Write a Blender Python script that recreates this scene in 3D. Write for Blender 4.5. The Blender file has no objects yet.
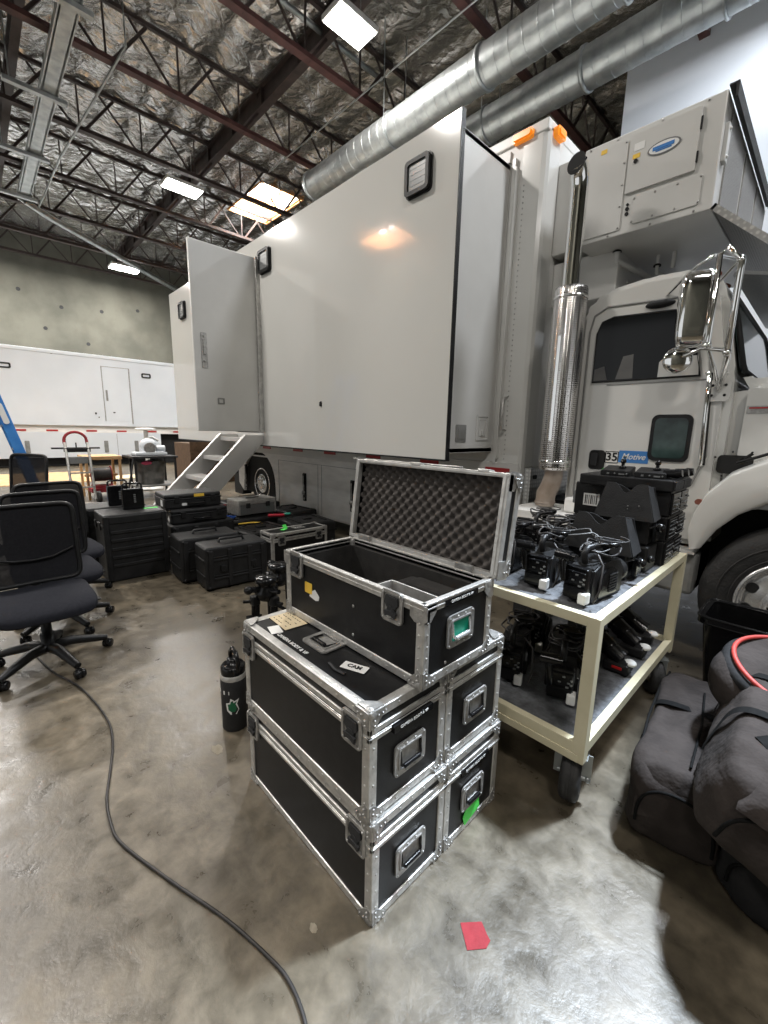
import bpy, bmesh, math, random
from mathutils import Vector, Matrix, noise
random.seed(7)
S = bpy.context.scene
COL = S.collection
PI = math.pi
sin, cos = math.sin, math.cos

# ---------------------------------------------------------------- materials
def mat(name, col, rough=.5, metal=0., col2=None, nscale=6., bump=0., bscale=40., spec=.5, emit=None, estr=0., detail=4., alpha=1., coat=0., ramp=(.35, .65), stretch=None, rvar=0., trans=0.):
    m = bpy.data.materials.new(name); m.use_nodes = True
    nt = m.node_tree; N = nt.nodes; L = nt.links
    b = N['Principled BSDF']
    b.inputs['Base Color'].default_value = (*col, 1); b.inputs['Roughness'].default_value = rough
    b.inputs['Metallic'].default_value = metal; b.inputs['Specular IOR Level'].default_value = spec
    b.inputs['Alpha'].default_value = alpha; b.inputs['Coat Weight'].default_value = coat
    b.inputs['Transmission Weight'].default_value = trans
    if emit:
        b.inputs['Emission Color'].default_value = (*emit, 1); b.inputs['Emission Strength'].default_value = estr
    tc = N.new('ShaderNodeTexCoord'); src = tc.outputs['Object']
    if stretch:
        mp = N.new('ShaderNodeMapping'); mp.inputs['Scale'].default_value = stretch
        L.new(src, mp.inputs['Vector']); src = mp.outputs['Vector']
    if col2 is not None:
        n = N.new('ShaderNodeTexNoise'); n.inputs['Scale'].default_value = nscale; n.inputs['Detail'].default_value = detail
        r = N.new('ShaderNodeValToRGB'); r.color_ramp.elements[0].position = ramp[0]; r.color_ramp.elements[1].position = ramp[1]
        r.color_ramp.elements[0].color = (*col, 1); r.color_ramp.elements[1].color = (*col2, 1)
        L.new(src, n.inputs['Vector']); L.new(n.outputs['Fac'], r.inputs['Fac']); L.new(r.outputs['Color'], b.inputs['Base Color'])
        if rvar:
            mr = N.new('ShaderNodeMapRange'); mr.inputs['To Min'].default_value = rough - rvar; mr.inputs['To Max'].default_value = rough + rvar
            L.new(n.outputs['Fac'], mr.inputs['Value']); L.new(mr.outputs['Result'], b.inputs['Roughness'])
    if bump:
        n2 = N.new('ShaderNodeTexNoise'); n2.inputs['Scale'].default_value = bscale; n2.inputs['Detail'].default_value = 3
        bp = N.new('ShaderNodeBump'); bp.inputs['Strength'].default_value = bump; bp.inputs['Distance'].default_value = .02
        L.new(src, n2.inputs['Vector']); L.new(n2.outputs['Fac'], bp.inputs['Height']); L.new(bp.outputs['Normal'], b.inputs['Normal'])
    return m

W = {}
W['truckwhite'] = mat('truck_white_paint', (.62, .615, .585), .16, 0, (.66, .655, .625), 1.2, coat=.3)
W['panelwhite'] = mat('slide_panel_gloss_white', (.60, .595, .565), .10, 0, (.63, .625, .595), .7, coat=.5)
W['boxwhite'] = mat('satin_white_paint', (.63, .625, .60), .32, 0, (.58, .575, .55), 2.)
W['skirt'] = mat('skirt_paint_scuffed', (.70, .69, .665), .35, 0, (.82, .81, .78), 3., stretch=(1, 1, 4))
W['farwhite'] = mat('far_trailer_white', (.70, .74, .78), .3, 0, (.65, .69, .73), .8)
W['alu'] = mat('brushed_aluminium', (.62, .61, .58), .34, .55, (.46, .45, .43), 22., bump=.15, bscale=60, rvar=.1)
W['stairalu'] = mat('stair_aluminium', (.60, .59, .57), .4, .45, (.66, .65, .63), 2.5)
W['aludull'] = mat('worn_zinc_fitting', (.30, .295, .285), .38, .6, (.46, .45, .43), 30., bump=.2, bscale=50)
W['chrome'] = mat('polished_chrome', (.85, .85, .84), .06, 1.)
W['chromeworn'] = mat('polished_wheel_metal', (.80, .80, .79), .24, .75, (.66, .66, .66), 12.)
W['galv'] = mat('galvanised_duct', (.27, .29, .29), .38, .8, (.40, .42, .42), 5., bump=.1, bscale=12)
W['black'] = mat('black_laminate', (.006, .006, .0065), .42, 0, (.010, .010, .0105), 30., bump=.06, bscale=250, spec=.25)
W['blackplastic'] = mat('black_plastic', (.007, .007, .0075), .42, 0, (.013, .013, .0135), 18., bump=.1, bscale=120, spec=.3)
W['case'] = mat('ribbed_case_plastic', (.010, .010, .0105), .5, 0, (.018, .018, .018), 10., bump=.15, bscale=90, spec=.3)
W['gloss'] = mat('glossy_black', (.005, .005, .0055), .2, 0, (.008, .008, .0085), 8., spec=.35)
W['rubber'] = mat('tyre_rubber', (.014, .014, .014), .65, 0, (.024, .023, .022), 14., bump=.2, bscale=60)
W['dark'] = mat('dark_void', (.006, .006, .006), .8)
W['hood'] = mat('dark_grey_hood_plastic', (.022, .0225, .024), .6, 0, (.029, .0295, .031), 20., bump=.2, bscale=200, spec=.3)
W['cream'] = mat('cream_powder_coat', (.60, .55, .38), .42, 0, (.66, .61, .44), 9.)
W['shelf'] = mat('grey_shelf_mat', (.12, .125, .135), .7, 0, (.06, .062, .066), 26., bump=.3, bscale=80)
W['foam'] = mat('charcoal_foam', (.075, .067, .062), .95, 0, (.09, .08, .074), 60.)
W['lining'] = mat('black_foam_lining', (.016, .015, .014), .95, 0, (.026, .024, .022), 20., bump=.2, bscale=200)
W['bag'] = mat('charcoal_nylon', (.026, .021, .019), .9, 0, (.038, .031, .028), 12., bump=.6, bscale=16., detail=6, spec=.2)
W['bagdark'] = mat('black_nylon', (.010, .010, .0105), .85, 0, (.016, .0155, .016), 10., bump=.5, bscale=14., spec=.2)
W['web'] = mat('black_webbing', (.004, .004, .004), .8, 0, (.007, .007, .007), 80., spec=.1)
W['redpipe'] = mat('red_piping', (.34, .03, .022), .6)
W['red'] = mat('red_reflector', (.40, .012, .012), .3)
W['redtape'] = mat('red_gaffer_tape', (.27, .018, .025), .8, 0, (.22, .014, .02), 30., bump=.2)
W['greentape'] = mat('green_tape', (.10, .75, .12), .6, emit=(.1, .8, .1), estr=.05)  # faint emission gives the tape a glow of its own
W['greenplate'] = mat('green_handle_tape', (.0, .28, .17), .45, 0, (.0, .36, .22), 30.)
W['kraft'] = mat('masking_tape_paper', (.62, .50, .31), .7, 0, (.68, .57, .38), 20.)
W['paper'] = mat('white_label', (.78, .78, .76), .6)
W['yellow'] = mat('yellow_sticker', (.85, .55, .06), .5)
W['orange'] = mat('amber_marker_lens', (.95, .28, .02), .25, emit=(1, .3, .02), estr=.35)
W['brownmark'] = mat('dull_amber_lens', (.22, .07, .045), .3)
W['blue'] = mat('blue_sign', (.045, .20, .52), .4)
W['ladder'] = mat('blue_fibreglass', (.03, .19, .55), .45, 0, (.05, .24, .62), 8.)
W['steelred'] = mat('red_oxide_steel', (.045, .016, .015), .55, .1, (.075, .028, .025), 5.)
W['steeldark'] = mat('dark_joist_steel', (.026, .018, .016), .55, .2, (.045, .03, .027), 5.)
W['wood'] = mat('raw_timber', (.50, .30, .14), .7, 0, (.62, .40, .20), 6., stretch=(1, 1, 8))
W['wellwood'] = mat('skylight_plywood', (.75, .42, .18), .7, 0, (.62, .30, .12), 5.)
W['glass'] = mat('tinted_window', (.008, .009, .010), .08, 0, spec=.25)
W['glassgreen'] = mat('greenish_cab_glass', (.010, .018, .017), .08, 0, (.05, .085, .08), 5., spec=.4)
W['mesh'] = mat('chair_mesh', (.010, .010, .012), .8, 0, (.014, .014, .016), 70., alpha=.96, spec=.15)
W['seat'] = mat('chair_fabric', (.012, .013, .018), .85, 0, (.016, .017, .023), 60., bump=.3, bscale=300, spec=.2)
W['pale'] = mat('heat_stained_pipe', (.30, .235, .185), .45, .3, (.42, .36, .31), 7.)
W['grime'] = mat('dirty_concrete_grey', (.30, .30, .28), .8, 0, (.40, .39, .36), 4.)
W['greyplastic'] = mat('grey_plastic', (.20, .20, .19), .6, 0, (.27, .27, .26), 9.)
W['lampface'] = mat('lit_diffuser', (1, 1, 1), .5, emit=(1, .97, .93), estr=40.)
W['skyface'] = mat('bright_skylight', (1, 1, 1), .5, emit=(.95, .98, 1), estr=25.)
W['lens'] = mat('floodlight_lens', (.17, .175, .175), .3, .3, (.24, .245, .245), 60., stretch=(1, 1, 6))
W['pink'] = mat('pink_cloth', (.75, .10, .20), .8)
W['greycloth'] = mat('grey_sack', (.10, .10, .095), .9, 0, (.16, .155, .145), 9., bump=.5)
W['cable'] = mat('black_cable', (.018, .016, .016), .5, 0, (.03, .027, .026), 30.)
W['cablegrey'] = mat('grey_cable', (.06, .06, .06), .5, 0, (.11, .11, .11), 30.)
W['whiteplastic'] = mat('white_plastic', (.72, .72, .70), .5)
W['smudge'] = mat('dry_paint_spot', (.26, .23, .17), .8, 0, (.36, .32, .25), 40.)
W['cabint'] = mat('cab_interior_grey', (.10, .10, .10), .8, 0, (.14, .14, .135), 5.)
W['drywall'] = mat('painted_drywall', (.72, .76, .82), .8, 0, (.76, .80, .86), .8)

def concrete_floor():
    m = bpy.data.materials.new('polished_concrete'); m.use_nodes = True
    nt = m.node_tree; N = nt.nodes; L = nt.links; b = N['Principled BSDF']
    tc = N.new('ShaderNodeTexCoord')
    def nz(scale, det, dist=0., rough=.5, v=None):
        n = N.new('ShaderNodeTexNoise'); n.inputs['Scale'].default_value = scale; n.inputs['Detail'].default_value = det
        n.inputs['Distortion'].default_value = dist; n.inputs['Roughness'].default_value = rough
        L.new(v or tc.outputs['Object'], n.inputs['Vector']); return n
    a = nz(.9, 8, .4, .6); c = nz(9, 6, .25, .62); d = nz(34, 5, .3)
    r1 = N.new('ShaderNodeValToRGB'); e = r1.color_ramp.elements
    e[0].position = .30; e[0].color = (.052, .042, .029, 1); e[1].position = .72; e[1].color = (.172, .145, .105, 1)
    mid = r1.color_ramp.elements.new(.5); mid.color = (.100, .084, .060, 1)
    L.new(a.outputs['Fac'], r1.inputs['Fac'])
    r2 = N.new('ShaderNodeValToRGB'); e = r2.color_ramp.elements
    e[0].position = .32; e[0].color = (.62, .62, .62, 1); e[1].position = .66; e[1].color = (1.32, 1.30, 1.26, 1)
    L.new(c.outputs['Fac'], r2.inputs['Fac'])
    mx = N.new('ShaderNodeMix'); mx.data_type = 'RGBA'; mx.blend_type = 'MULTIPLY'; mx.inputs[0].default_value = 1.0
    L.new(r1.outputs['Color'], mx.inputs[6]); L.new(r2.outputs['Color'], mx.inputs[7])
    r3 = N.new('ShaderNodeValToRGB'); e = r3.color_ramp.elements
    e[0].position = .3; e[0].color = (.85, .85, .85, 1); e[1].position = .7; e[1].color = (1.1, 1.1, 1.1, 1)
    L.new(d.outputs['Fac'], r3.inputs['Fac'])
    m2 = N.new('ShaderNodeMix'); m2.data_type = 'RGBA'; m2.blend_type = 'MULTIPLY'; m2.inputs[0].default_value = .6
    L.new(mx.outputs[2], m2.inputs[6]); L.new(r3.outputs['Color'], m2.inputs[7]); L.new(m2.outputs[2], b.inputs['Base Color'])
    mr = N.new('ShaderNodeMapRange'); mr.inputs['From Min'].default_value = .3; mr.inputs['From Max'].default_value = .7
    mr.inputs['To Min'].default_value = .24; mr.inputs['To Max'].default_value = .46
    L.new(c.outputs['Fac'], mr.inputs['Value']); L.new(mr.outputs['Result'], b.inputs['Roughness'])
    b.inputs['Specular IOR Level'].default_value = .6
    bp = N.new('ShaderNodeBump'); bp.inputs['Strength'].default_value = .16; bp.inputs['Distance'].default_value = .02
    L.new(c.outputs['Fac'], bp.inputs['Height']); L.new(bp.outputs['Normal'], b.inputs['Normal'])
    return m
W['floor'] = concrete_floor()

def foil():
    m = bpy.data.materials.new('foil_insulation'); m.use_nodes = True
    nt = m.node_tree; N = nt.nodes; L = nt.links; b = N['Principled BSDF']
    tc = N.new('ShaderNodeTexCoord')
    n = N.new('ShaderNodeTexNoise'); n.inputs['Scale'].default_value = 3.0; n.inputs['Detail'].default_value = 6; n.inputs['Distortion'].default_value = .4
    v = N.new('ShaderNodeTexVoronoi'); v.feature = 'DISTANCE_TO_EDGE'; v.inputs['Scale'].default_value = 4.2
    wv = N.new('ShaderNodeMix'); wv.data_type = 'VECTOR'; wv.inputs[0].default_value = .25
    L.new(tc.outputs['Object'], n.inputs['Vector']); L.new(tc.outputs['Object'], wv.inputs[4]); L.new(n.outputs['Color'], wv.inputs[5])
    L.new(wv.outputs[1], v.inputs['Vector'])
    r = N.new('ShaderNodeValToRGB'); e = r.color_ramp.elements
    e[0].position = .3; e[0].color = (.42, .42, .41, 1); e[1].position = .7; e[1].color = (.68, .67, .66, 1)
    L.new(n.outputs['Fac'], r.inputs['Fac']); L.new(r.outputs['Color'], b.inputs['Base Color'])
    b.inputs['Metallic'].default_value = .88; b.inputs['Roughness'].default_value = .27
    ad = N.new('ShaderNodeMath'); ad.operation = 'ADD'
    n3 = N.new('ShaderNodeTexNoise'); n3.inputs['Scale'].default_value = 9; n3.inputs['Detail'].default_value = 3; n3.noise_type = 'RIDGED_MULTIFRACTAL'; n3.inputs['Distortion'].default_value = .6
    mp = N.new('ShaderNodeMapping'); mp.inputs['Scale'].default_value = (.9, .45, .5); mp.inputs['Rotation'].default_value = (0, 0, .5); L.new(tc.outputs['Object'], mp.inputs['Vector']); L.new(mp.outputs['Vector'], n3.inputs['Vector'])
    sc_ = N.new('ShaderNodeMath'); sc_.operation = 'MULTIPLY'; sc_.inputs[1].default_value = .16; L.new(n3.outputs['Fac'], sc_.inputs[0])
    ad2 = N.new('ShaderNodeMath'); ad2.operation = 'ADD'; L.new(v.outputs['Distance'], ad2.inputs[0]); L.new(sc_.outputs[0], ad2.inputs[1])
    L.new(n.outputs['Fac'], ad.inputs[0]); L.new(ad2.outputs[0], ad.inputs[1])
    bp = N.new('ShaderNodeBump'); bp.inputs['Strength'].default_value = .7; bp.inputs['Distance'].default_value = .10
    L.new(ad.outputs[0], bp.inputs['Height']); L.new(bp.outputs['Normal'], b.inputs['Normal'])
    return m
W['foil'] = foil()

def perforated(name, c0, c1, scale, metal=1., rough=.2):
    m = bpy.data.materials.new(name); m.use_nodes = True
    nt = m.node_tree; N = nt.nodes; L = nt.links; b = N['Principled BSDF']
    tc = N.new('ShaderNodeTexCoord'); mp = N.new('ShaderNodeMapping'); mp.inputs['Rotation'].default_value = (.0, .0, 0)
    v = N.new('ShaderNodeTexVoronoi'); v.inputs['Scale'].default_value = scale; v.inputs['Randomness'].default_value = 0.15
    L.new(tc.outputs['Object'], mp.inputs['Vector']); L.new(mp.outputs['Vector'], v.inputs['Vector'])
    r = N.new('ShaderNodeValToRGB'); e = r.color_ramp.elements; e[0].position = .28; e[0].color = (*c1, 1); e[1].position = .42; e[1].color = (*c0, 1)
    L.new(v.outputs['Distance'], r.inputs['Fac']); L.new(r.outputs['Color'], b.inputs['Base Color'])
    b.inputs['Metallic'].default_value = metal; b.inputs['Roughness'].default_value = rough
    bp = N.new('ShaderNodeBump'); bp.inputs['Strength'].default_value = .25; bp.inputs['Distance'].default_value = .01
    L.new(v.outputs['Distance'], bp.inputs['Height']); L.new(bp.outputs['Normal'], b.inputs['Normal'])
    return m
W['perf'] = perforated('perforated_heat_shield', (.72, .70, .68), (.16, .15, .14), 62, .95, .2)
W['diamond'] = perforated('diamond_tread_plate', (.42, .41, .39), (.62, .61, .58), 26, .85, .35)
W['screen'] = perforated('dark_flap_screen', (.20, .195, .185), (.09, .088, .085), 45, .4, .5)
W['grille'] = perforated('condenser_grille', (.34, .33, .31), (.16, .155, .15), 60, .4, .5)

# ---------------------------------------------------------------- mesh builder
class M:
    def __init__(s, T=None):
        s.V = []; s.F = []; s.SM = []; s.T = T or Matrix.Identity(4); s.off = Vector((0, 0, 0))
    def add(s, vs, fs, smooth=False, T=None):
        k = len(s.V); X = s.T @ T if T is not None else s.T
        s.V += [X @ Vector(v) for v in vs]; s.F += [tuple(i + k for i in f) for f in fs]; s.SM += [smooth] * len(fs)
        return s
    def bmadd(s, bm, smooth=False, T=None):
        bm.verts.index_update()
        s.add([v.co.copy() for v in bm.verts], [[v.index for v in f.verts] for f in bm.faces], smooth, T); bm.free(); return s
    def box(s, x0, x1, y0, y1, z0, z1, bev=0., T=None, seg=2):
        bm = bmesh.new(); bmesh.ops.create_cube(bm, size=1)
        for v in bm.verts:
            v.co = Vector(((x0 + x1) / 2 + v.co.x * (x1 - x0), (y0 + y1) / 2 + v.co.y * (y1 - y0), (z0 + z1) / 2 + v.co.z * (z1 - z0)))
        if bev > 0:
            bev = min(bev, .49 * min(abs(x1 - x0), abs(y1 - y0), abs(z1 - z0)))
            bmesh.ops.bevel(bm, geom=bm.edges[:], offset=bev, segments=seg, affect='EDGES', profile=.5)
        return s.bmadd(bm, False, T)
    def cbox(s, c, d, rot=None, bev=0., seg=2):
        T = Matrix.Translation(c)
        if rot is not None: T = T @ rot
        return s.box(-d[0] / 2, d[0] / 2, -d[1] / 2, d[1] / 2, -d[2] / 2, d[2] / 2, bev, T, seg)
    def bar(s, p, q, w, h=None, bev=0., up=(0, 0, 1)):
        p = Vector(p); q = Vector(q); d = q - p; h = h or w; z = d.normalized(); u = Vector(up)
        if abs(z.dot(u)) > .98: u = Vector((1, 0, 0))
        x = u.cross(z).normalized(); y = z.cross(x)
        T = Matrix((x, y, z)).transposed().to_4x4(); T.translation = (p + q) / 2
        return s.box(-w / 2, w / 2, -h / 2, h / 2, -d.length / 2, d.length / 2, bev, T)
    def tube(s, pts, r, n=10, cap=True, closed=False, flat=1.):
        pts = [Vector(p) for p in pts]; k = len(pts); R = r if isinstance(r, (list, tuple)) else [r] * k
        tg = []
        for i in range(k):
            a = pts[(i - 1) % k] if (closed or i > 0) else pts[i]; b = pts[(i + 1) % k] if (closed or i < k - 1) else pts[i]
            tg.append((b - a).normalized())
        u = Vector((0, 0, 1)) if abs(tg[0].z) < .9 else Vector((1, 0, 0))
        u = (u - tg[0] * u.dot(tg[0])).normalized(); vs = []; fs = []
        for i in range(k):
            if i:
                u = u - tg[i] * u.dot(tg[i]); u.normalize()
            w = tg[i].cross(u)
            for j in range(n):
                a = 2 * PI * j / n; vs.append(pts[i] + (u * cos(a) * flat + w * sin(a)) * R[i])
        m = k if closed else k - 1
        for i in range(m):
            for j in range(n):
                a = i * n + j; b = i * n + (j + 1) % n; c = ((i + 1) % k) * n + (j + 1) % n; d = ((i + 1) % k) * n + j
                fs.append((a, b, c, d))
        s.add(vs, fs, True)
        if cap and not closed:
            s.add(vs[:n], [tuple(range(n))[::-1]]); s.add(vs[-n:], [tuple(range(n))])
        return s
    def cyl(s, p, q, r, r2=None, n=20):
        return s.tube([p, q], [r, r if r2 is None else r2], n)
    def lathe(s, prof, T=None, n=32, a0=0, a1=2 * PI, smooth=True):
        full = abs(a1 - a0 - 2 * PI) < 1e-6; k = n if full else n + 1; vs = []; fs = []
        for r, z in prof:
            for j in range(k):
                a = a0 + (a1 - a0) * j / n; vs.append((r * cos(a), r * sin(a), z))
        for i in range(len(prof) - 1):
            for j in range(n):
                j2 = (j + 1) % k; fs.append((i * k + j, i * k + j2, (i + 1) * k + j2, (i + 1) * k + j))
        return s.add(vs, fs, smooth, T)
    def prism(s, poly, h0, h1, T=None, bev=0.):
        """poly in local xy, extruded along local z"""
        bm = bmesh.new(); vs = [bm.verts.new((x, y, h0)) for x, y in poly]; f = bm.faces.new(vs)
        r = bmesh.ops.extrude_face_region(bm, geom=[f])
        for v in [e for e in r['geom'] if isinstance(e, bmesh.types.BMVert)]: v.co.z = h1
        bmesh.ops.recalc_face_normals(bm, faces=bm.faces[:])
        if bev: bmesh.ops.bevel(bm, geom=bm.edges[:], offset=bev, segments=2, affect='EDGES')
        return s.bmadd(bm, False, T)
    def ring(s, outer, inner, h0, h1, T=None):
        """flat plate with a hole, both loops of equal count"""
        n = len(outer); vs = []
        for z in (h0, h1):
            vs += [(x, y, z) for x, y in outer] + [(x, y, z) for x, y in inner]
        fs = []
        for j in range(n):
            k = (j + 1) % n
            fs += [(j, n + j, n + k, k), (2 * n + j, 2 * n + k, 3 * n + k, 3 * n + j), (j, k, 2 * n + k, 2 * n + j), (n + j, 3 * n + j, 3 * n + k, n + k)]
        return s.add(vs, fs, False, T)
    def ball(s, c, r, sc=(1, 1, 1), n=14, T=None):
        bm = bmesh.new(); bmesh.ops.create_uvsphere(bm, u_segments=n, v_segments=max(6, n // 2 + 1), radius=r)
        for v in bm.verts: v.co = Vector((v.co.x * sc[0] + c[0], v.co.y * sc[1] + c[1], v.co.z * sc[2] + c[2]))
        return s.bmadd(bm, True, T)
    def grid(s, fn, nu, nv, smooth=True, closed_u=False):
        vs = [fn(i / nu, j / nv) for i in range(nu + (0 if closed_u else 1)) for j in range(nv + 1)]; fs = []
        for i in range(nu):
            i2 = (i + 1) % nu if closed_u else i + 1
            for j in range(nv): fs.append((i * (nv + 1) + j, i2 * (nv + 1) + j, i2 * (nv + 1) + j + 1, i * (nv + 1) + j + 1))
        return s.add(vs, fs, smooth)
    def mesh(s, name, m, off=None):
        me = bpy.data.meshes.new(name)
        o = off or Vector((0, 0, 0))
        me.from_pydata([tuple(v - o) for v in s.V], [], s.F); me.polygons.foreach_set('use_smooth', s.SM)
        me.materials.append(m); me.update(); return me

def RR(w, h, r, n=5, cx=0, cy=0):
    """rounded rectangle loop"""
    P = []
    for sx, sy, a in ((1, 1, 0), (-1, 1, PI / 2), (-1, -1, PI), (1, -1, 1.5 * PI)):
        for i in range(n + 1):
            t = a + PI / 2 * i / n; P.append((cx + sx * (w / 2 - r) + r * cos(t), cy + sy * (h / 2 - r) + r * sin(t)))
    return P
def circ(r, n=24, cx=0, cy=0): return [(cx + r * cos(2 * PI * i / n), cy + r * sin(2 * PI * i / n)) for i in range(n)]
def frame(o, x, y):
    x = Vector(x).normalized(); y = Vector(y).normalized(); z = x.cross(y)
    T = Matrix((x, y, z)).transposed().to_4x4(); T.translation = o; return T
FY = lambda x, y, z: frame((x, y, z), (1, 0, 0), (0, 0, 1))      # plate facing -Y  (local x=+X, y=+Z, z=-Y)
FX = lambda x, y, z: frame((x, y, z), (0, 1, 0), (0, 0, 1))      # plate facing +X  (local x=+Y, y=+Z, z=+X)
FZ = lambda x, y, z: frame((x, y, z), (1, 0, 0), (0, 1, 0))
def RZ(a): return Matrix.Rotation(a, 4, 'Z')
def RX(a): return Matrix.Rotation(a, 4, 'X')
def RYm(a): return Matrix.Rotation(a, 4, 'Y')

# ---------------------------------------------------------------- scene objects
def tag(o, label, cat, group=None):
    o['label'] = label; o['category'] = cat
    if group: o['group'] = group
    return o
class Thing:
    """an Empty at the thing's base; parts given in world coordinates when world=True, else in local ones"""
    def __init__(s, name, label, cat, loc=(0, 0, 0), rz=0., group=None, world=False, rot=None):
        s.e = bpy.data.objects.new(name, None); s.e.empty_display_size = .1; COL.objects.link(s.e)
        s.e.location = loc; s.e.rotation_euler = rot if rot is not None else (0, 0, rz); s.world = world; s.loc = Vector(loc); tag(s.e, label, cat, group)
    def part(s, name, m, material, parent=None, label=None, stuff=False):
        o = bpy.data.objects.new(name, m.mesh(name, W[material], s.loc if s.world else None)); COL.objects.link(o)
        o.parent = parent or s.e
        if label: o['label'] = label
        if stuff: o['kind'] = 'stuff'
        return o
    def pieces(s, name, m, material, parent=None):
        """one object for each separate piece of the builder's mesh"""
        key = {}; par = list(range(len(m.V)))
        def find(i):
            while par[i] != i: par[i] = par[par[i]]; i = par[i]
            return i
        for i, v in enumerate(m.V):
            k = (round(v.x, 5), round(v.y, 5), round(v.z, 5))
            if k in key: par[find(i)] = find(key[k])
            else: key[k] = i
        for f in m.F:
            for j in f[1:]: par[find(j)] = find(f[0])
        grp = {}
        for f, sm in zip(m.F, m.SM): grp.setdefault(find(f[0]), []).append((f, sm))
        for fl in grp.values():
            q = M(); ix = {}
            for f, sm in fl:
                for j in f:
                    if j not in ix: ix[j] = len(q.V); q.V.append(m.V[j])
                q.F.append(tuple(ix[j] for j in f)); q.SM.append(sm)
            s.part(name, q, material, parent)
    def share(s, name, me, parent=None, loc=(0, 0, 0)):
        o = bpy.data.objects.new(name, me); COL.objects.link(o); o.parent = parent or s.e; o.location = loc; return o
    def text(s, name, body, size, material, T, parent=None, ext=.0008, bold=0., shear=0., sx=1.):
        me = text_mesh(name, body, size, ext, bold, shear, sx); me.materials.append(W[material])
        T2 = Matrix.Translation(-s.loc) @ T if s.world else T
        me.transform(T2)
        o = bpy.data.objects.new(name, me); COL.objects.link(o); o.parent = parent or s.e; return o
def text_mesh(name, body, size, ext, bold=0., shear=0., sx=1.):
    c = bpy.data.curves.new(name, 'FONT'); c.body = body; c.size = size; c.extrude = ext; c.align_x = 'CENTER'; c.align_y = 'CENTER'
    c.offset = bold; c.shear = shear; c.resolution_u = 3
    o = bpy.data.objects.new(name, c); COL.objects.link(o); bpy.context.view_layer.update()
    me = bpy.data.meshes.new_from_object(o.evaluated_get(bpy.context.evaluated_depsgraph_get()))
    bpy.data.objects.remove(o); bpy.data.curves.remove(c)
    if sx != 1.: me.transform(Matrix.Diagonal((sx, 1, 1, 1)))
    me.name = name; return me
def single(name, m, material, label, cat, group=None, loc=(0, 0, 0)):
    o = bpy.data.objects.new(name, m.mesh(name, W[material], Vector(loc))); o.location = loc; COL.objects.link(o); return tag(o, label, cat, group)
def struct(name, m, material, parent=None):
    o = bpy.data.objects.new(name, m.mesh(name, W[material])); COL.objects.link(o)
    if parent: o.parent = parent
    else: o['kind'] = 'structure'
    return o
def copy_tree(o, parent=None):
    c = o.copy(); COL.objects.link(c)
    if parent: c.parent = parent
    for ch in o.children: copy_tree(ch, c)
    return c
def dup(o, loc, label, rz=None, group=None):
    c = copy_tree(o); c.location = loc; c['label'] = label
    if rz is not None: c.rotation_euler = (0, 0, rz)
    if group: c['group'] = group
    return c

# ================================================================ SETTING
m = M(); m.box(-23, 9, -7, 15, -.2, 0); struct('floor', m, 'floor')
m = M(); m.box(-22.8, -22.5, -7, 15, 0, 9.6)
wall = struct('wall_left', m, 'grime')
cw = M()
for (y, z) in ((1.9, 6.6), (3.2, 6.2), (4.6, 6.3), (2.6, 5.3), (6.0, 6.6), (4.0, 4.9)):
    cw.cyl((-22.5, y, z), (-22.48, y, z), .07, n=12)
struct('bolt_pocket', cw, 'hood', wall)
W['wallconc'] = mat('tilt_up_concrete', (.080, .080, .064), .85, 0, (.118, .116, .094), 1.1, bump=.1, bscale=20, detail=8)
wall.data.materials[0] = W['wallconc']
m = M(); m.box(-22.5, 9, 15, 15.2, 0, 9.6); struct('wall_back', m, 'wallconc')
m = M(); m.box(-3.46, 9, 9, 9.12, 0, 7.95); struct('wall_right', m, 'drywall')

m = M(); m.box(-22.5, -10.0, -7.2, -7, 0, 9.6); m.box(0.5, 9, -7.2, -7, 0, 9.6); m.box(-10.0, .5, -7.2, -7, 4.8, 9.6); struct('wall_front', m, 'wallconc')
m = M(); m.box(9, 9.2, -7, -3.5, 0, 9.6); m.box(9, 9.2, 3.5, 15, 0, 9.6); m.box(9, 9.2, -3.5, 3.5, 5.0, 9.6); struct('wall_rear', m, 'wallconc')
SKY = [(-14.9, -12.65, 6.95, 8.3), (-13.7, -11.8, -6.7, -5.5)]
def ceil_z(x, y):
    t = (y / .61) % 1.0
    z = 8.72 - .10 * math.sqrt(max(0, sin(PI * t))) 
    z += .045 * noise.noise(Vector((x * 1.6, y * 1.6, 3))) + .05 * noise.noise(Vector((x * .6, y * 2.5, 9)))
    return z
m = M()
xs = [-22.5 + .125 * i for i in range(253)]; ys = [-7 + .1017 * j for j in range(217)]
vs = [(x, y, ceil_z(x, y)) for x in xs for y in ys]; fs = []
for i in range(len(xs) - 1):
    for j in range(len(ys) - 1):
        cx = xs[i] + .06; cy = ys[j] + .05
        if any(a < cx < b and c < cy < d for a, b, c, d in SKY): continue
        k = i * len(ys) + j; fs.append((k, k + 1, k + len(ys) + 1, k + len(ys)))
m.add(vs, fs, True); struct('ceiling', m, 'foil')
for k, (a, b, c, d) in enumerate(SKY):
    g = M(); g.box(a, b, c, d, 9.28, 9.3)
    w = struct('window_%d' % (k + 1), g, 'skyface')
    fr = M(); t = .05
    fr.box(a - t, a, c - t, d + t, 8.58, 9.3); fr.box(b, b + t, c - t, d + t, 8.58, 9.3)
    fr.box(a, b, c - t, c, 8.58, 9.3); fr.box(a, b, d, d + t, 8.58, 9.3)
    struct('skylight_well', fr, 'wellwood', w)
m = M(); m.box(-23, 9, -7, 15, 9.5, 9.6); struct('trim_1', m, 'dark')

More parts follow.
